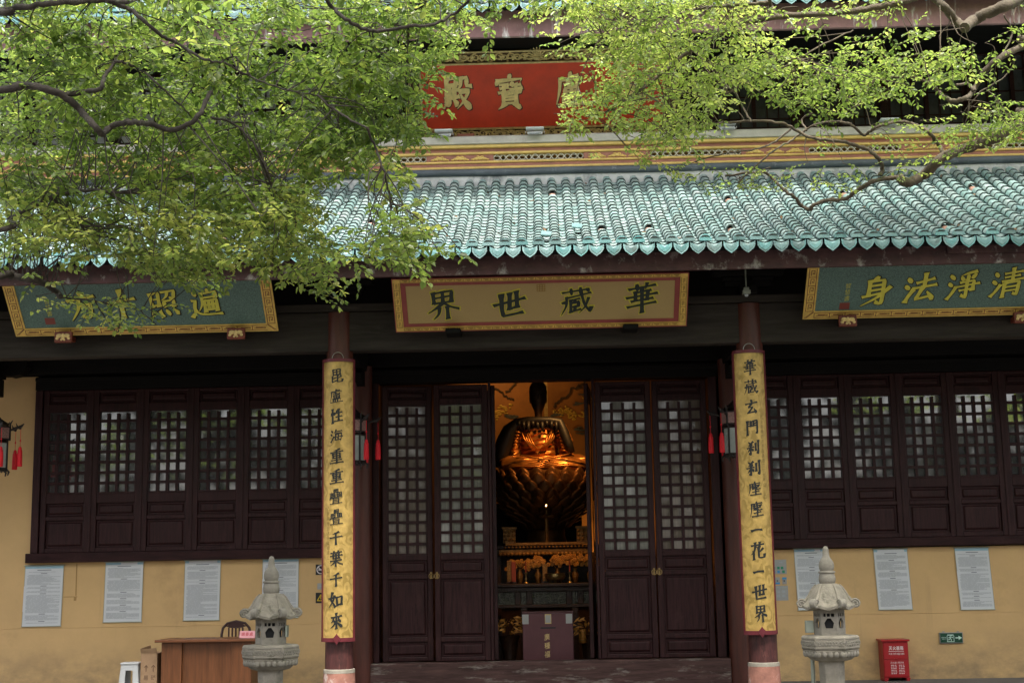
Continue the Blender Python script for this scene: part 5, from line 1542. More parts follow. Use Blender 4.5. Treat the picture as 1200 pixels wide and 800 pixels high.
# mural wall
root = thing('mural_screen', 'amber painted screen with cloud scrolls and branches behind the gilded statue', 'mural', (0, 6.2, .06))
b = MB(); b.box(-3.2, 3.2, 6.2, 6.3, .06, 6.2); b.build('panel', M['mural'], root)
b = MB(); rr = random.Random(4)
for px0, py0, pts in ((576, 455, ((576, 455), (584, 456), (590, 463), (597, 466), (602, 468))), (602, 458, ((592, 459), (598, 456), (603, 450), (606, 446))), (686, 447, ((686, 447), (680, 454), (669, 455), (664, 464), (655, 470), (649, 477))), (684, 450, ((684, 450), (678, 451), (674, 456)))):
    q = [at(x, y, 6.19) for x, y in pts]
    sm = []
    for i in range(len(q) - 1):
        for t in range(4):
            sm.append(q[i].lerp(q[i + 1], t / 4) + Vector((rr.gauss(0, .012), 0, rr.gauss(0, .012))))
    b.tube(sm + [q[-1]], .020, 5)
b.build('branch', M['mural_ink'], root)
b = MB()
for px, py, n_ in ((582, 484, 26), (662, 482, 26), (676, 486, 24), (592, 478, 10), (690, 470, 12)):
    for _ in range(n_):
        p = at(px + rr.gauss(0, 6), py + rr.gauss(0, 2.2), 6.195); b.ball(p, rr.uniform(.02, .05), .012, rr.uniform(.012, .03), 7, 5)
b.build('gold_cloud', M['mural_gold'], root)
b = MB()
for px, py, n_ in ((598, 487, 8), (654, 485, 8), (678, 502, 6), (689, 508, 6), (677, 473, 5), (577, 503, 4), (686, 462, 8)):
    for _ in range(n_):
        p = at(px + rr.gauss(0, 4), py + rr.gauss(0, 1.0), 6.193); b.ball(p, rr.uniform(.04, .09), .010, rr.uniform(.01, .022), 7, 5)
b.build('slate_cloud', M['mural_blue'], root)
P0 = at(639.5, 465, 5.6)
b = MB(); b.box(P0.x - .035, P0.x + .035, 5.60, 5.66, .06, 6.2)
tag(b.build('gilt_post', M['goldcarve'], None, loc=(P0.x, 5.63, .06)), 'slim gilded post rising behind the statue in the doorway', 'post')

# statue on its lotus throne
X0 = -.03
root = thing('buddha_statue', 'seated gilt bronze statue with dark mantle on a many petalled lotus throne', 'statue', (X0, YS, 2.0))


def bowl(z):      # radius of the lotus body
    pts = [(2.02, .42), (2.28, .36), (2.42, .44), (2.56, .60), (2.70, .73), (2.88, .82), (3.06, .85), (3.30, .81)]
    for (a_, r0), (c_, r1) in zip(pts, pts[1:]):
        if a_ <= z <= c_:
            t = (z - a_) / (c_ - a_); return r0 + (r1 - r0) * t
    return pts[-1][1]


b = MB(); b.lathe(X0, YS, [(bowl(z) - .05, z) for z in np.linspace(2.02, 3.29, 14)], 32); b.build('lotus_core', M['bronze_dark'], root, smooth=60)
b = MB(); rr = random.Random(2)
for j, (z, n, h, out) in enumerate(((2.36, 14, .18, .10), (2.46, 17, .19, .10), (2.57, 20, .20, .09), (2.69, 20, .21, .08), (2.82, 22, .21, .07), (2.95, 22, .22, .06), (3.06, 22, .24, .05), (3.14, 20, .25, .03))):
    for k in range(n):
        a_ = 2 * math.pi * (k + .5 * (j % 2)) / n
        d = Vector((math.cos(a_), math.sin(a_), 0)); t = Vector((-d.y, d.x, 0)); wd = math.pi * bowl(z) / n * 1.10
        G = []
        for v in range(6):
            f = v / 5; zz = z - .05 + h * f
            r_ = bowl(min(3.3, zz)) - .01 + .035 * math.sin(f * 2.2) + out * max(0, f - .55) * 1.6
            ww = wd * (math.sin(math.pi * (.18 + .82 * f) ** .8)) ** .6 if f < .999 else 0
            for u in (-1, -.5, 0, .5, 1):
                G.append(Vector((X0, YS, zz)) + d * (r_ - .03 * u * u) + t * (u * max(ww, .004)))
        b.add(G, [(v * 5 + u, v * 5 + u + 1, v * 5 + u + 6, v * 5 + u + 5) for v in range(5) for u in range(4)])
o = b.build('lotus_petals', M['bronze_dark'], root, smooth=60)
so_ = o.modifiers.new('thick', 'SOLIDIFY'); so_.thickness = .014; so_.offset = 0
# body: one remeshed surface
b = MB(); xb = X0 - .09
b.ball((X0, YS + .05, 3.38), .80, .48, .15, 28, 14)
for s in (-1, 1):
    b.tube([(X0 + s * .25, YS + .10, 3.42), (X0 + s * .62, YS - .12, 3.42), (X0 + s * .72, YS - .25, 3.40)], [.20, .17, .12], 14)
    b.tube([(X0 + s * .70, YS - .28, 3.40), (X0 + s * .35, YS - .42, 3.41), (X0 - s * .12, YS - .45, 3.40), (X0 - s * .30, YS - .40, 3.42)], [.14, .12, .10, .07], 14)
    b.tube([(xb + s * .36, YS + .08, 4.08), (xb + s * .47, YS + .0, 3.82), (xb + s * .46, YS - .04, 3.55), (xb + s * .40, YS - .10, 3.42)], [.13, .13, .12, .10], 14)
b.lathe(xb, YS + .08, [(.30, 3.40), (.33, 3.55), (.33, 3.75), (.37, 3.95), (.36, 4.08), (.24, 4.17), (.09, 4.22)], 24, sx=1.0, sy=.66)
rb_ = mat('folded_gilt_robe', (.44, .17, .038), rough=.36, var=.35, scale=6, metal=.65)
N_, L_ = rb_.node_tree.nodes, rb_.node_tree.links
tc_ = N_.new('ShaderNodeTexCoord'); wv = N_.new('ShaderNodeTexWave'); wv.wave_type = 'RINGS'; wv.rings_direction = 'SPHERICAL'; wv.inputs['Scale'].default_value = 3.6
wv.inputs['Distortion'].default_value = 3.5; wv.inputs['Detail'].default_value = 1.5; wv.inputs['Detail Scale'].default_value = 1.2
L_.new(tc_.outputs['Object'], wv.inputs[0]); bp_ = N_.new('ShaderNodeBump'); bp_.inputs['Strength'].default_value = .55; bp_.inputs['Distance'].default_value = .05
L_.new(wv.outputs['Fac'], bp_.inputs['Height']); L_.new(bp_.outputs[0], N_['Principled BSDF'].inputs['Normal'])
body = b.build('body', rb_, root, smooth=180)
rm = body.modifiers.new('merge', 'REMESH'); rm.mode = 'VOXEL'; rm.voxel_size = .016; rm.use_smooth_shade = True
sm_ = body.modifiers.new('soft', 'SMOOTH'); sm_.factor = .5; sm_.iterations = 6
b = MB(); b.box(-.95, .60, YS + .55, YS + .9, 2.035, 2.8); b.build('dark_backing', M['room'], root)  # dark block added to hide the lit mural behind the lotus foot
b = MB()      # robe folds
for s in (-1, 1):
    for k in range(6):
        f = k / 5
        b.tube([(X0 + s * (.72 - .06 * k), YS - .36 - .02 * k, 3.34 + .045 * k), (X0 + s * (.45 - .05 * k), YS - .52 + .01 * k, 3.37 + .03 * k), (X0 + s * (.15 - .05 * k), YS - .555, 3.36 + .022 * k), (X0 - s * .08, YS - .54, 3.33 + .01 * k)], [.010, .018, .018, .008], 7)
    for k in range(4):
        b.tube([(xb + s * (.33 - .05 * k), YS - .14, 4.06 - .03 * k), (xb + s * (.25 - .05 * k), YS - .185, 3.86 - .03 * k), (xb + s * (.10 - .03 * k), YS - .18, 3.66)], [.010, .016, .010], 7)
    for k in range(7):
        b.ball((xb + s * (.36 + .012 * k), YS - .20, 3.98 - .055 * k), .045, .03, .018, 10, 6)
b.build('robe_fold', M['bronze'], root, smooth=180)
b = MB()      # head and neck
b.lathe(xb, YS + .04, [(.075, 4.17), (.060, 4.26), (.072, 4.36), (.115, 4.46), (.148, 4.58), (.158, 4.70), (.145, 4.80), (.09, 4.88), (.02, 4.91)], 20, sy=1.1)
b.ball((xb, YS - .115, 4.60), .020, .03, .045, 8, 6)
for s in (-1, 1):
    b.ball((xb + s * .135, YS + .05, 4.58), .02, .035, .085, 8, 6); b.ball((xb + s * .052, YS - .09, 4.645), .028, .02, .012, 8, 5)
b.ball((xb, YS - .09, 4.53), .036, .02, .012, 8, 5)
hd = b.build('head', M['bronze_black'], root, smooth=180)
b = MB()
for dx, dz, r_ in ((-.05, 4.70, .030), (.06, 4.66, .036), (.015, 4.58, .026), (-.07, 4.58, .02), (.08, 4.75, .022)):
    b.ball((xb + dx, YS - .105 + abs(dx) * .5, dz), r_, .016, r_ * .8, 8, 6)
b.build('head_glints', M['goldcarve'], hd, smooth=180)  # pale flakes stand in for light glinting on the dark head
# dark mantle round the shoulders
b = MB()
path = [(xb - .70, 3.40, -.02, .10), (xb - .66, 3.58, -.06, .15), (xb - .58, 3.82, -.10, .16), (xb - .49, 4.02, -.12, .14), (xb - .36, 4.15, -.14, .085), (xb - .18, 4.185, -.19, .06), (xb + .0, 4.18, -.22, .06), (xb + .2, 4.175, -.20, .06), (xb + .36, 4.15, -.17, .075), (xb + .43, 3.97, -.20, .085), (xb + .50, 3.76, -.22, .08), (xb + .56, 3.60, -.22, .06)]
b.tube([(x, YS + y, z) for x, z, y, r_ in path], [r_ for *_, r_ in path], 12)
for i in range(9):
    xx = xb - .34 + .08 * i
    b.tube([(xx, YS - .22, 4.16), (xx + .01, YS - .24, 4.07 - .05 * (i % 3))], [.045, .015], 7)
b.ball((xb - .02, YS + .18, 4.10), .50, .12, .12, 16, 8)
b.build('mantle', M['mantle'], root, smooth=180)
b = MB(); P = at(640, 592, YS - .95); b.ball(P, .010, .010, .018, 8, 6)
fl = b.build('flame', M['flame'], None, loc=tuple(P))
root = thing('oil_lamp', 'tiny burning lamp on a lotus stand in front of the petals', 'lamp', tuple(P))
fl.parent = root; fl.location = (0, 0, 0)
b = MB(); b.lathe(P.x, P.y, [(.01, P.z - .03), (.05, P.z - .035), (.06, P.z - .05), (.02, P.z - .07), (.02, P.z - .14), (.09, P.z - .17), (.12, P.z - .20), (.03, P.z - .22), (.03, 2.05)], 14)
for k in range(10):
    a_ = k * math.pi / 5; b.ball((P.x + .10 * math.cos(a_), P.y + .10 * math.sin(a_), P.z - .18), .035, .035, .02, 7, 5)
b.build('stand', M['altar_gold'], root, smooth=50)

# upper altar with carved apron
YA = 2.55
root = thing('altar_table', 'dark carved altar with gilded cornice and apron under the lotus throne', 'altar', (0, YA, .06))
b = MB(); b.box(-.86, .86, YA - .15, YS + 1.0, 1.98, 2.03); b.build('top', M['altar'], root, bevel=.01)
b = MB(); b.box(-.70, .80, YA - .22, YA - .15, 2.035, 2.075); b.box(-.80, .86, YA - .20, YA - .151, 1.90, 1.965)
for i in range(26):
    b.ball((-.78 + .063 * i, YA - .20, 1.89), .034, .022, .03, 8, 5); b.ball((-.70 + .06 * i, YA - .215, 2.0), .022, .02, .02, 7, 5)
b.build('gilt_cornice', M['altar_gold'], root, smooth=50)
for s in (-1, 1):
    b = MB(); xx = X0 + s * .60
    b.box(xx - .10, xx + .10, YA - .15, YA + .1, 2.08, 2.30); b.box(xx - .12, xx + .12, YA - .17, YA + .1, 2.305, 2.33)
    for q in range(9):
        b.ball((xx - .07 + .07 * (q % 3), YA - .155, 2.13 + .065 * (q // 3)), .03, .02, .025, 7, 5)
    b.build('corner_post', M['altar_gold'], root, smooth=50)
b = MB()
for s in (-1, 1):
    b.box(X0 + s * .80 - .05, X0 + s * .80 + .05, YA - .12, YA + .0, .06, 1.978)
b.box(-.86, .86, YA + .35, YA + .40, .06, 1.978)
b.build('leg', M['altar'], root)

# middle shelf with relief panels
YM = 1.75
root = thing('offering_table', 'long dark offering table with grey carved relief panels behind the donation box', 'table', (0, YM, .06))
b = MB(); b.box(-1.6, 1.6, YM - .22, YM + .45, 1.375, 1.425); b.box(-1.55, 1.55, YM - .17, YM - .10, 1.30, 1.374); b.box(-1.55, 1.55, YM - .17, YM - .10, 1.05, 1.10)
for xx in (-1.5, -.49, -.31, .31, .49, 1.5):
    b.box(xx - .045, xx + .045, YM - .175, YM - .09, 1.10, 1.30)
for xx in (-1.5, -.4, .4, 1.5):
    b.box(xx - .05, xx + .05, YM - .165, YM - .08, .06, 1.05)
b.build('frame', M['altar'], root, bevel=.008)
for x0, x1 in ((-1.45, -.54), (-.44, -.36), (-.26, .26), (.36, .44), (.54, 1.45)):
    b = MB(); b.box(x0, x1, YM - .13, YM - .11, 1.105, 1.295)
    k = int((x1 - x0) / .045)
    for i in range(k):
        for j in range(4):
            b.ball((x0 + (x1 - x0) * (i + .5) / k + rr.gauss(0, .006), YM - .13, 1.13 + .045 * j), rr.uniform(.01, .024), .014, rr.uniform(.008, .02), 6, 4)
    b.build('relief_panel', M['relief'], root)

# offerings on the table
def flower_spray(x, y, z0, z1, n, spread, label):
    root = thing('flower_vase', label, 'flowers', (x, y, z0), 'golden flower vases on the offering table')
    b = MB(); b.lathe(x, y, [(.03, z0), (.045, z0 + .05), (.055, z0 + .13), (.025, z0 + .2), (.035, z0 + .23)], 14); b.build('vase', M['altar_gold'], root, smooth=50)
    b = MB(); rr = random.Random(int(x * 100) + 7); f = MB()
    for i in range(n):
        p = Vector((x + rr.gauss(0, spread), y + rr.gauss(0, .05), rr.uniform(z1 - .16, z1)))
        b.tube([(x, y, z0 + .2), ((x + p.x) / 2, y, (z0 + .2 + p.z) / 2 + .03), p], .004, 4)
        for k in range(6):
            a_ = k * math.pi / 3 + i; f.ball(p + Vector((.022 * math.cos(a_), -.008, .022 * math.sin(a_))), .015, .009, .012, 6, 4)
        f.ball(p + Vector((0, -.012, 0)), .009, .009, .009, 6, 4)
    b.build('stem', M['altar'], root); f.build('blossom', M['flower'], root)


TZ = 1.427
for x, zt, n, sp, lab in ((-.46, 1.80, 22, .09, 'sparse golden flowers in a vase near the red banner'), (-.17, 1.84, 34, .10, 'golden flowers rising behind the tall candlestick'), (.14, 1.84, 34, .09, 'golden flowers straight above the incense burner'), (.42, 1.86, 40, .10, 'fullest spray of golden flowers beside the incense burner'), (.66, 1.85, 30, .08, 'golden flowers half hidden by the shut door leaf')):
    flower_spray(x, YM + .16, TZ, zt, n, sp, lab)
for i, (x, h, lab) in enumerate(((-.62, .36, 'upright gilded plaque closest to the dark door edge'), (-.56, .34, 'red and gold banner upright among the offerings'), (-.06, .30, 'gilded tablet tucked behind the incense burner'))):
    root = thing('offering_tablet', lab, 'tablet', (x, YM + .05, TZ), 'upright tablets on the offering table')
    b = MB(); b.box(x - .04, x + .04, YM + .03, YM + .07, TZ + .03, TZ + h); b.build('panel', M['redcloth'] if i == 1 else M['altar_gold'], root, bevel=.006)
    b = MB(); b.box(x - .055, x + .055, YM + .0, YM + .10, TZ, TZ + .03); b.build('base', M['altar'], root, bevel=.004)
for x, lab in ((-.36, 'tall brass candlestick in front of the first flower vases'), (.33, 'tall brass candlestick on the far side of the incense burner')):
    root = thing('candlestick', lab, 'candlestick', (x, YM - .08, TZ), 'brass candlesticks on the offering table')
    b = MB(); b.lathe(x, YM - .08, [(.04, TZ), (.035, TZ + .015), (.012, TZ + .03), (.022, TZ + .07), (.010, TZ + .10), (.018, TZ + .14), (.03, TZ + .17), (.006, TZ + .175)], 14); b.build('stick', M['brass'], root, smooth=50)
    b = MB(); b.lathe(x, YM - .08, [(.011, TZ + .176), (.011, TZ + .34)], 10); b.build('candle', M['redcloth'], root)
root = thing('incense_burner', 'wide footed bronze incense burner in the centre of the offering table', 'incense burner', (.10, YM - .05, TZ))
b = MB(); b.lathe(.10, YM - .05, [(.05, TZ + .03), (.13, TZ + .05), (.165, TZ + .10), (.155, TZ + .14), (.165, TZ + .15), (.15, TZ + .152)], 20); b.build('bowl', M['brass'], root, smooth=50)
b = MB()
for k in range(3):
    a_ = k * 2.094 - 1.57; b.tube([(.10 + .10 * math.cos(a_), YM - .05 + .10 * math.sin(a_), TZ), (.10 + .09 * math.cos(a_), YM - .05 + .09 * math.sin(a_), TZ + .06)], [.018, .026], 8)
b.build('foot', M['brass'], root)

# flower baskets on the floor either side of the donation box
for x, lab in ((-.62, 'low basket of bronze coloured leaves by the dark door edge and donation box'), (.60, 'low leaf arrangement above a small brass drum beside the donation box')):
    root = thing('flower_basket', lab, 'basket', (x, 1.1, .06), 'floor arrangements beside the donation box')
    b = MB(); b.lathe(x, 1.1, [(.12, .06), (.10, .3), (.14, .60), (.17, .66)], 16); b.build('stand', M['altar'], root, smooth=50)
    b = MB(); rr = random.Random(int(x * 10) + 50)
    for i in range(90):
        a_ = rr.uniform(0, 6.28); r_ = rr.uniform(.05, .30); p = Vector((x + r_ * math.cos(a_), 1.1 + r_ * .5 * math.sin(a_) - .05, .74 + rr.uniform(-.04, .20)))
        q = p + Vector((math.cos(a_) * .11, math.sin(a_) * .07, rr.uniform(-.09, .04))); s = (q - p).cross(Vector((0, -1, .3))).normalized() * .016
        b.add([p, (p + q) / 2 + s, q, (p + q) / 2 - s], [(0, 1, 2, 3)])
    b.build('leaves', M['flower'], root)
P = at(683, 745, 1.0)
root = thing('prayer_drum', 'small brass drum hanging low on the shut door side of the donation box', 'drum', (P.x, 1.0, P.z - .1))
b = MB(); b.lathe(P.x, 1.0, [(.05, P.z - .10), (.062, P.z - .08), (.062, P.z + .08), (.05, P.z + .10)], 16); b.build('shell', M['flower'], root, smooth=40)
b = MB(); b.lathe(P.x, 1.0, [(.066, P.z - .06), (.066, P.z - .05)], 16); b.lathe(P.x, 1.0, [(.066, P.z + .05), (.066, P.z + .06)], 16); b.build('band', M['brass'], root)

# donation box
root = thing('donation_box', 'plum coloured donation box with slot and gold characters in the open doorway', 'donation box', (-.03, .5, .06))
b = MB(); b.box(-.405, .345, .5, 1.0, .06, 1.0); b.box(-.41, .35, .49, 1.01, 1.002, 1.02); bx = b.build('case', M['donate'], root, bevel=.008)
b = MB(); b.box(-.14, .085, .497, .4995, .775, .795); b.build('slot', M['ink'], root)
b = MB()
for i, ch in enumerate('廣種福田'):
    write(b, ch, -.045, .655 - .125 * i, .085, .10, lambda u, v, l: (u, .4985 - .0003 * l, v), offset=.0, nib=((0, 0),), shear=.12, wob=.02)
b.build('character', M['goldpaint'], root)
for x, m_, lab in ((-.36, 'sticker', 'white sticker nearest the upper corner by the basket of leaves'), (-.025, 'goldcarve', 'gold edged white sticker centred above the slot'), (.285, 'sticker', 'white sticker on the corner next to the small drum')):
    root = thing('box_sticker', lab, 'sticker', (x, .497, .85), 'stickers on the donation box')
    b = MB(); b.box(x - .047, x + .047, .496, .4985, .845, .985); p = b.build('paper', M[m_], root)
    b = MB(); b.box(x - .038, x + .038, .4945, .496, .86, .97); b.build('print_area', M['sticker'], p)

# warm lamps that burn inside the hall
def spot(name, loc, tgt, e, size, ang=60, col=(1, .50, .15)):
    l = bpy.data.lights.new(name, 'SPOT'); l.energy = e; l.color = col; l.spot_size = R(ang); l.spot_blend = .6; l.shadow_soft_size = size
    o = bpy.data.objects.new(name, l); COL.objects.link(o); o.location = loc
    o.rotation_euler = (Vector(tgt) - Vector(loc)).to_track_quat('-Z', 'Y').to_euler()


spot('statue_lamp', (.9, 1.9, 5.7), (0, YS - .2, 3.45), 185, .12, 36)
spot('mural_lamp', (-1.2, 4.9, 6.0), (-.3, 6.2, 4.2), 30, .15, 110)
spot('mural_lamp_low', (1.5, 5.2, 1.2), (1.0, 6.2, 2.4), 60, .1, 90, (1, .55, .16))
spot('altar_lamp', (.2, .9, 4.2), (0, YM + .2, 1.7), 80, .05, 40)

# ================================================================== trees
def smooth_path(pts, k=5):
    P = [Vector(p) for p in pts]; out = []
    for i in range(len(P) - 1):
        a, b_, c, d = P[max(i - 1, 0)], P[i], P[i + 1], P[min(i + 2, len(P) - 1)]
        for j in range(k):
            t = j / k
            out.append(.5 * ((2 * b_) + (c - a) * t + (2 * a - 5 * b_ + 4 * c - d) * t * t + (3 * b_ - a - 3 * c + d) * t ** 3))
    return out + [P[-1]]


def inside(poly, x, y):
    r_ = False; j = len(poly) - 1
    for i in range(len(poly)):
        (xi, yi), (xj, yj) = poly[i], poly[j]
        if (yi > y) != (yj > y) and x < (xj - xi) * (y - yi) / (yj - yi) + xi:
            r_ = not r_
        j = i
    return r_


class Leaves:
    def __init__(s):
        s.V, s.T = [], []

    def leaf(s, p, d, up, ln, wd, tint):
        d = d.normalized(); sd = d.cross(up)
        if sd.length < .05:
            sd = d.cross(Vector((1, 0, .3)))
        sd.normalize(); n = sd.cross(d); f = .18 * wd; cup = ln * .10
        s.V += [p, p + d * ln * .28 + sd * wd * .40 + n * f, p + d * ln * .62 + sd * wd * .42 + n * (f - cup * .4), p + d * ln - n * cup,
                p + d * ln * .62 - sd * wd * .42 + n * (f - cup * .4), p + d * ln * .28 - sd * wd * .40 + n * f]
        s.T.append(tint)

    def build(s, name, m, parent):
        n = len(s.T); org = ORG[parent.name]
        co = np.array([tuple(v) for v in s.V], dtype=np.float32) - np.array(org, dtype=np.float32)
        me = bpy.data.meshes.new(name)
        me.vertices.add(n * 6); me.vertices.foreach_set('co', co.ravel())
        base = (np.arange(n) * 6)[:, None]
        lo = (base + np.array([[0, 1, 2, 3, 0, 3, 4, 5]])).ravel().astype(np.int32)
        me.loops.add(n * 8); me.loops.foreach_set('vertex_index', lo)
        me.polygons.add(n * 2); me.polygons.foreach_set('loop_start', (np.arange(n * 2) * 4).astype(np.int32))
        try:
            me.polygons.foreach_set('loop_total', np.full(n * 2, 4, dtype=np.int32))
        except Exception:
            pass
        me.update(calc_edges=True); me.validate()
        a = me.attributes.new('tint', 'FLOAT', 'POINT'); a.data.foreach_set('value', np.repeat(np.array(s.T, dtype=np.float32), 6))
        me.materials.append(m)
        o = bpy.data.objects.new(name, me); COL.objects.link(o); o.parent = parent; ORG[o.name] = org
        return o


def spray(lv, tw, p, d, n, size, rr, tone, droop=.25, ln=.30):
    """one leafy twig: leaves alternate along it"""
    q = Vector(p); d = d.normalized(); step = ln / n; pts = [q.copy()]
    sd = d.cross(Vector((0, 0, 1))); sd = sd.normalized() if sd.length > .05 else Vector((1, 0, 0))
    for i in range(n):
        d = (d + Vector((rr.gauss(0, .10), rr.gauss(0, .10), -droop / n + rr.gauss(0, .07)))).normalized()
        q = q + d * step; pts.append(q.copy())
        s = 1 if i % 2 else -1
        ld = d * rr.uniform(.2, .9) + sd * s * rr.uniform(.5, 1.1) + Vector((rr.gauss(0, .25), rr.gauss(0, .25), rr.uniform(-.65, .15)))
        up = Vector((rr.gauss(0, .5), rr.gauss(0, .5) - .3, 1))
        sz = size * rr.uniform(.65, 1.2)
        lv.leaf(q + ld.normalized() * .012, ld, up, sz, sz * rr.uniform(.60, .82), min(1, max(0, tone + rr.gauss(0, .17))))
    lv.leaf(q, d, Vector((rr.gauss(0, .4), -.3, 1)), size, size * .55, min(1, max(0, tone + .1)))
    if tw is not None:
        tw.tube(pts[::max(1, n // 4)] + [pts[-1]], .0028, 3, cap=False)


def tree(name, label, base, top, limbs, bark, leafm, masks, sizes, seed, extra, tone0):
    rr = random.Random(seed)
    root = thing(name, label, 'tree', base)
    b = MB(); bx_, by_, _ = base
    tp = smooth_path([(bx_, by_, 0), (bx_ + .05, by_, 1.5), (bx_ - .06, by_ + .1, 3.2), (bx_ + .1, by_, 5.5), (bx_ + .25, by_ - .1, top)], 6)
    rad = [(.36 * (1 - .72 * i / (len(tp) - 1))) * (1.35 if i == 0 else 1) for i in range(len(tp))]
    b.tube(tp, rad, 14); b.build('trunk', bark, root, smooth=80)
    anchors = []
    lb = None
    for pts, r0, r1 in limbs:
        sm = smooth_path(pts, 6); n = len(sm)
        sm = [p + Vector((rr.gauss(0, .004), rr.gauss(0, .004), rr.gauss(0, .004))) for p in sm]
        lb = MB(); lb.tube(sm, [(r0 + (r1 - r0) * i / (n - 1)) * (1 + .07 * math.sin(i * 1.7)) for i in range(n)], 9)
        lb.build('limb', bark, root, smooth=80)
        anchors += sm
    tw, lv = MB(), Leaves()
    cen = []
    for poly, cnt, y0, y1, tone, size, nl in masks:
        xs = [p[0] for p in poly]; ys = [p[1] for p in poly]; k = 0; tries = 0
        while k < cnt and tries < cnt * 60:
            tries += 1
            x, y = rr.uniform(min(xs), max(xs)), rr.uniform(min(ys), max(ys))
            if not inside(poly, x, y):
                continue
            h = math.sin(x * .041 + seed) * math.sin(y * .055 + 1.3 * seed) + .6 * math.sin(x * .09 - y * .07)
            if h < -.7 and rr.random() < .7:
                continue
            # a flat pad of sprays fanning out from one twig end
            p = at(x, y, rr.uniform(y0, y1)); pad = min(cnt - k, rr.choice((2, 3, 4, 5, 6))); pt = tone + .14 * h + rr.gauss(0, .10)
            main = Vector((rr.gauss(0, 1), rr.gauss(0, .7), rr.gauss(-.05, .2))).normalized()
            for q in range(pad):
                o = Vector((rr.gauss(0, .17), rr.gauss(0, .2), rr.gauss(0, .055)))
                u, v = pix(p + o)
                if not inside(poly, u, v) and rr.random() < .75:
                    continue
                d = main + Vector((rr.gauss(0, .6), rr.gauss(0, .6), rr.gauss(-.05, .22)))
                spray(lv, tw, p + o - d.normalized() * .15, d, nl, size, rr, pt + rr.gauss(0, .05))
                cen.append(p + o - d.normalized() * .15)
            k += pad
    # thin branches that carry the sprays
    A = np.array([tuple(a_) for a_ in anchors])
    used = {}
    for i, c in enumerate(cen):
        if i % 5:
            continue
        dd = np.linalg.norm(A - np.array(tuple(c)), axis=1); near = [int(q) for q in np.argsort(dd)[:14] if used.get(int(q), 0) < 2]
        if not near:
            continue
        j = rr.choice(near); used[j] = used.get(j, 0) + 1
        if dd[j] > 1.6 or dd[j] < .1:
            continue
        a_ = Vector(A[j]); m_ = a_.lerp(c, .5) + Vector((rr.gauss(0, .05), rr.gauss(0, .05), rr.gauss(.03, .05)))
        tw.tube(smooth_path([a_, m_, c], 3), [.006, .0056, .005, .0046, .0042, .0038, .003], 4, cap=False)
    # unseen crown sprays beside and above the view, the upper ones added as shade
    for (x0, x1, y0, y1, z0, z1, cnt, size) in extra:
        k = 0; tries = 0
        while k < cnt and tries < cnt * 20:
            tries += 1
            p = Vector((rr.uniform(x0, x1), rr.uniform(y0, y1), rr.uniform(z0, z1)))
            u, v = pix(p)
            if -60 < u < 1260 and -45 < v < 860:
                continue
            d = Vector((rr.gauss(0, 1), rr.gauss(0, 1), rr.gauss(-.1, .3)))
            spray(lv, None, p, d, 12, size, rr, tone0 + rr.gauss(0, .1), ln=size * 4.5); k += 1
    tw.build('twigs', bark, root)
    lv.build('crown', leafm, root)
    return root


def L(pts, Y, px0, px1, pre=None):
    """limb traced through the picture at depth Y (a number or one per end); radii from its width in pixels"""
    Y0, Y1 = Y if isinstance(Y, tuple) else (Y, Y); n = len(pts)
    P = [at(x, y, Y0 + (Y1 - Y0) * i / max(1, n - 1) + .12 * math.sin(i * 2.1)) for i, (x, y) in enumerate(pts)]
    s0 = (Y0 + CAM_D) / CAM_F; s1 = (Y1 + CAM_D) / CAM_F
    if pre is not None:
        P = [Vector(pre)] + P
    return P, px0 * s0 / 2 * .86, px1 * s1 / 2 * .9


TL = (-7.3, -9.0, 0)
limbs_l = [
    L([(-15, 14), (0, 13), (44, 6), (90, 3), (125, 1), (150, 4)], (-10.9, -10.8), 11, 6, (-7.1, -9.0, 6.7)),
    L([(125, 1), (150, 10), (168, 24), (190, 42), (210, 52), (240, 70), (262, 73)], (-10.8, -10.7), 7, 3),
    L([(-15, 107), (20, 100), (50, 103), (75, 113), (95, 130), (110, 147), (120, 156), (132, 148), (152, 143), (175, 145), (200, 153), (228, 141), (240, 122), (247, 108)], (-10.8, -10.7), 12, 6, (-7.2, -9.1, 5.7)),
    L([(72, 112), (100, 108), (118, 104), (124, 88), (136, 72)], (-10.75, -10.7), 9, 4),
    L([(136, 72), (158, 78), (180, 94), (205, 118), (222, 133)], (-10.7, -10.6), 4, 2),
    L([(-15, 272), (10, 258), (30, 246), (60, 231), (95, 224), (130, 225), (182, 228)], (-10.3, -9.9), 9, 3, (-7.1, -8.9, 4.4)),
    L([(60, 231), (78, 248), (92, 262), (104, 276)], (-10.2, -9.8), 4, 2),
    L([(-15, 328), (12, 324), (38, 327), (56, 334), (67, 343), (71, 348)], (-8, -7.6), 12, 7, (-7.0, -8.8, 3.6)),
    L([(378, -5), (390, 10), (405, 22), (424, 34), (450, 36), (481, 31), (511, 28), (535, 13), (550, 0)], (-10.9, -10.6), 6, 4),
    L([(430, 150), (440, 172), (449, 198), (455, 222), (459, 246)], (-11.0, -10.6), 4, 2),
    L([(478, 32), (480, 20), (498, 4), (510, -6)], -9.3, 4, 2),
    L([(262, 73), (290, 88), (330, 104), (372, 112)], (-10.7, -10.4), 3, 2),
    L([(247, 138), (275, 146), (300, 172), (316, 212), (322, 226)], (-10.6, -9.9), 4, 2),
    L([(372, 112), (402, 135), (430, 150)], (-10.6, -11.0), 3, 3),
    L([(182, 228), (215, 236), (250, 262), (285, 290), (310, 300)], (-8, -7.6), 3, 2),
    L([(71, 348), (85, 350), (110, 352), (140, 360)], (-7.6, -7.4), 3, 2),
    L([(110, 352), (125, 375), (140, 392)], (-7.5, -7.4), 2, 1.5), L([(140, 350), (165, 365), (183, 380)], (-7.5, -7.4), 2, 1.5),
]
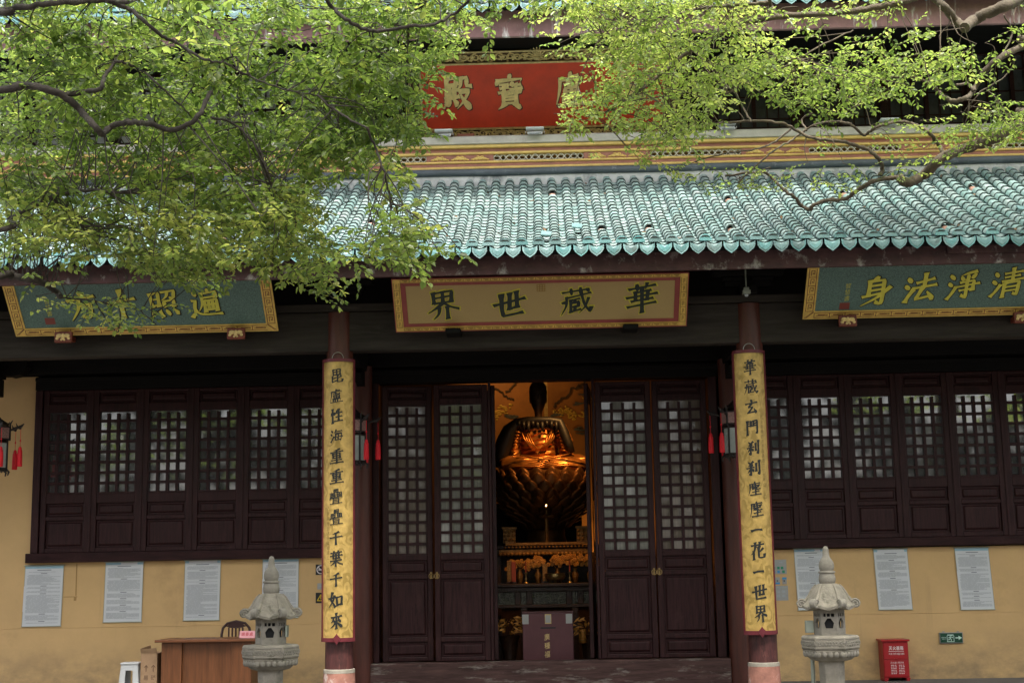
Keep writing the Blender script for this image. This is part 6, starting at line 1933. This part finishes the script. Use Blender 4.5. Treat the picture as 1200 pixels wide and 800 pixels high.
ML = [
    ([(-10, -20), (330, -20), (330, 130), (360, 215), (300, 235), (-10, 230)], 1359, -10.6, -7.2, .30, 0.064, 13),
    ([(320, -20), (560, -20), (548, 40), (524, 88), (505, 110), (500, 150), (480, 172), (470, 200), (400, 210), (340, 200)], 726, -10.4, -7.4, .34, 0.0668, 13),
    ([(-10, 220), (300, 225), (366, 200), (370, 250), (396, 300), (390, 328), (368, 340), (345, 318), (310, 322), (285, 300), (180, 320), (140, 300), (90, 285), (-10, 300)], 774, -10.6, -7.4, .58, 0.0605, 12),
    ([(432, 185), (470, 190), (500, 215), (520, 248), (512, 275), (525, 298), (490, 316), (455, 322), (428, 296), (440, 240)], 85, -11.4, -9.8, .40, 0.0668, 12),
    ([(170, 300), (285, 300), (262, 345), (235, 335), (205, 330)], 60, -8.2, -7.2, .52, 0.0586, 11),
    ([(335, 300), (400, 310), (395, 338), (368, 346)], 37, -8.2, -7.2, .5, 0.0586, 11),
    ([(75, 345), (115, 335), (190, 345), (200, 362), (182, 380), (140, 392), (110, 378), (80, 362)], 37, -7.7, -7.2, .58, 0.0586, 10),
    ([(0, 290), (100, 290), (90, 335), (40, 330)], 19, -8, -7.4, .45, 0.0586, 10),
    ([(200, -15), (265, -15), (262, 25), (240, 38), (215, 30)], 27, -14.2, -13.4, .42, 0.064, 8),
    ([(510, -10), (660, -15), (655, 14), (600, 12), (560, 18)], 49, -9.4, -8.6, .5, 0.0586, 10),
]
tree('broadleaf_tree', 'dense mid green tree whose crown hides the plaque above the desk', TL, 10.5, limbs_l, M['bark'], M['leaf_l'], ML, None, 3,
     [(-10, 0, -14.2, -11.4, 8.2, 9.8, 420, .17), (-10.5, -5.4, -12, -6, 3.8, 9, 260, .11)], .35)

TR = (7.6, -6.2, 0)
limbs_r = [
    L([(1215, -12), (1195, -2), (1180, 6), (1158, 15), (1140, 25), (1130, 33)], (-6.6, -6.8), 17, 15, (7.5, -6.3, 7.9)),
    L([(1130, 33), (1118, 22), (1106, 8), (1094, -3), (1080, -6), (1060, 2), (1036, 7), (1002, 13), (952, 17), (911, 20), (867, 29), (834, 44), (800, 65), (765, 95), (734, 116), (714, 130), (687, 136)], (-6.8, -7.6), 13, 3),
    L([(1094, -3), (1090, -14), (1086, -30)], -6.8, 11, 9),
    L([(911, 20), (904, 8), (900, -8)], -7.1, 7, 5),
    L([(830, 8), (800, 15), (775, 21), (751, 26), (721, 36), (700, 50)], (-7.6, -7.8), 4, 2),
    L([(900, 3), (865, 6), (830, 8)], (-7.3, -7.6), 6, 4),
    L([(1215, 50), (1200, 54), (1171, 69), (1154, 84), (1141, 106), (1130, 116), (1112, 117), (1098, 106), (1085, 96), (1062, 90), (1030, 94)], (-6, -6.3), 11, 3, (7.5, -6.2, 6.4)),
    L([(1141, 106), (1133, 98), (1120, 100)], -6.1, 5, 3),
    L([(1215, 138), (1200, 143), (1175, 158), (1150, 168), (1125, 176), (1104, 185), (1090, 198), (1078, 208), (1062, 214), (1055, 209)], (-5.6, -5.4), 17, 12, (7.5, -6.1, 5.4)),
    L([(1108, 184), (1100, 170), (1090, 157), (1078, 149), (1056, 143), (1033, 147), (1020, 154), (1012, 158), (1000, 148), (990, 144), (972, 143), (955, 146), (945, 152)], (-5.5, -5.9), 6, 2.5),
    L([(1058, 207), (1040, 209), (1022, 213), (1002, 225), (989, 233), (962, 236), (948, 245), (938, 240), (932, 232), (916, 220), (900, 204), (880, 202), (850, 206)], (-5.4, -5.8), 7, 3),
    L([(1031, 206), (1034, 196), (1028, 184), (1016, 175), (998, 169), (982, 165), (952, 162), (935, 154), (920, 146), (895, 142), (860, 143), (834, 146), (800, 156), (771, 165)], (-5.5, -6.3), 6, 2.5),
    L([(945, 152), (925, 166), (905, 178), (880, 200), (865, 214)], (-5.8, -6.2), 3, 2),
    L([(928, 150), (905, 168), (880, 176), (850, 180), (815, 190)], (-5.8, -6.4), 3, 1.5),
    L([(880, 142), (868, 122), (862, 108)], -6.1, 3, 2), L([(1030, 94), (1000, 98), (960, 88), (930, 95)], (-6.3, -6.6), 3, 2),
    L([(867, 29), (900, 62), (940, 70), (975, 60)], (-7.3, -7), 3, 2), L([(850, 110), (880, 95), (920, 78), (965, 52), (1000, 36)], (-6.9, -6.6), 3, 2),
    L([(1171, 69), (1186, 40), (1176, 18)], -6, 3, 2), L([(1190, 70), (1178, 90), (1150, 108), (1130, 130)], -6, 2, 1.5),
    L([(985, 144), (992, 130), (1012, 122), (1030, 116)], -5.8, 2, 1.5), L([(945, 152), (940, 140), (952, 132)], -5.8, 3, 2),
]
MR = [
    ([(640, -15), (870, -15), (900, 30), (885, 70), (868, 118), (835, 150), (800, 165), (760, 168), (735, 150), (712, 140), (690, 155), (655, 158), (648, 138), (664, 120), (694, 104), (658, 84), (652, 55), (690, 32), (650, 12)], 748, -8.4, -6.2, .62, 0.0534, 12),
    ([(735, 150), (840, 140), (830, 180), (792, 212), (765, 195)], 59, -7.6, -6.2, .58, 0.0516, 11),
    ([(955, 75), (1000, 40), (1080, 28), (1130, 52), (1160, 76), (1140, 98), (1080, 108), (1040, 118), (1000, 130), (970, 140), (945, 112)], 208, -7.4, -6.0, .46, 0.0534, 12),
    ([(868, 40), (965, 55), (960, 128), (880, 138)], 128, -7.4, -6.2, .44, 0.0534, 11),
    ([(870, -10), (1090, -10), (1060, 12), (950, 30), (880, 25)], 56, -7.4, -6.4, .55, 0.0534, 11),
    ([(1100, 132), (1200, 112), (1215, 150), (1172, 188), (1108, 184)], 94, -6.2, -5.2, .45, 0.0534, 11),
    ([(800, 190), (1050, 192), (1045, 226), (930, 232), (815, 214)], 39, -6.2, -5.4, .5, 0.0498, 9),
    ([(1010, 150), (1110, 130), (1100, 200), (1050, 205)], 28, -6, -5.2, .48, 0.0498, 9),
    ([(1150, 18), (1210, 15), (1210, 74), (1165, 62)], 13, -6.4, -5.8, .66, 0.0534, 8),
    ([(950, 140), (1010, 145), (990, 165), (940, 160)], 5, -6, -5.6, .5, 0.0498, 8),
]
tree('spreading_tree', 'yellow green tree with bare grey limbs reaching in over the teal roof', TR, 9.5, limbs_r, M['bark_pale'], M['leaf_r'], MR, None, 8,
     [(0, 10, -14, -11.2, 8.2, 9.8, 420, .17), (.4, 6.5, -11.3, -8.9, 8.0, 9.4, 330, .15), (5.6, 10, -9, -4.5, 4.5, 9, 240, .11), (3.0, 9, -6.5, -3.6, 9.3, 10.4, 260, .14)], .5)  # overhead boxes out of view, added to shade the stone lantern and right roof

# wood added behind the camera: blocks low sky light, mirrored in the window panes
rr = random.Random(77)
wood = thing('wood', 'far wood', 'wood', (0, -48, 0))
lv = Leaves(); ORG['wood'] = Vector((0, 0, 0))
for i in range(12000):
    x = rr.uniform(-60, 60); top = 15 + 4 * math.sin(x * .21) + 3 * math.sin(x * .47 + 1)
    z = top * rr.random() ** .75
    if math.sin(x * .9 + z * .35) * math.sin(z * .8 - x * .3) > .30 and rr.random() < .985:
        continue
    lv.leaf(Vector((x, rr.uniform(-54, -44), z)), Vector((rr.gauss(0, 1), rr.gauss(0, 1), rr.gauss(0, 1))), Vector((0, .3, 1)), rr.uniform(.9, 1.7), rr.uniform(.7, 1.2), rr.random() * .6)
wd = lv.build('offscreen_wood', mat('dark_far_foliage', (.020, .028, .012), rough=.8, var=.4, scale=1), wood); wd.parent = None; bpy.data.objects.remove(wood)
setting(wd, 'stuff')

lit = thing('litter', 'leaf litter', 'litter', (0, 0, 0)); lv = Leaves(); ORG['litter'] = Vector((0, 0, 0))
for i in range(150):
    x = rr.uniform(-8, 7.5); t = rr.random() ** 1.3; y, z = lower_prof(t); k = round((x - XL) / .2065)
    x = XL + k * .2065 + rr.gauss(0, .02)
    lv.leaf(Vector((x, y, z + .035)), Vector((rr.gauss(0, 1), rr.gauss(0, 1), rr.gauss(.2, .3))), Vector((rr.gauss(0, .4), -.5, 1)), rr.uniform(.05, .09), rr.uniform(.03, .05), rr.random())
w_ = lv.build('fallen_leaves', mat('dry_leaf', (.13, .075, .035), rough=.8, var=.5), lit); w_.parent = None; bpy.data.objects.remove(lit)
setting(w_, 'stuff')
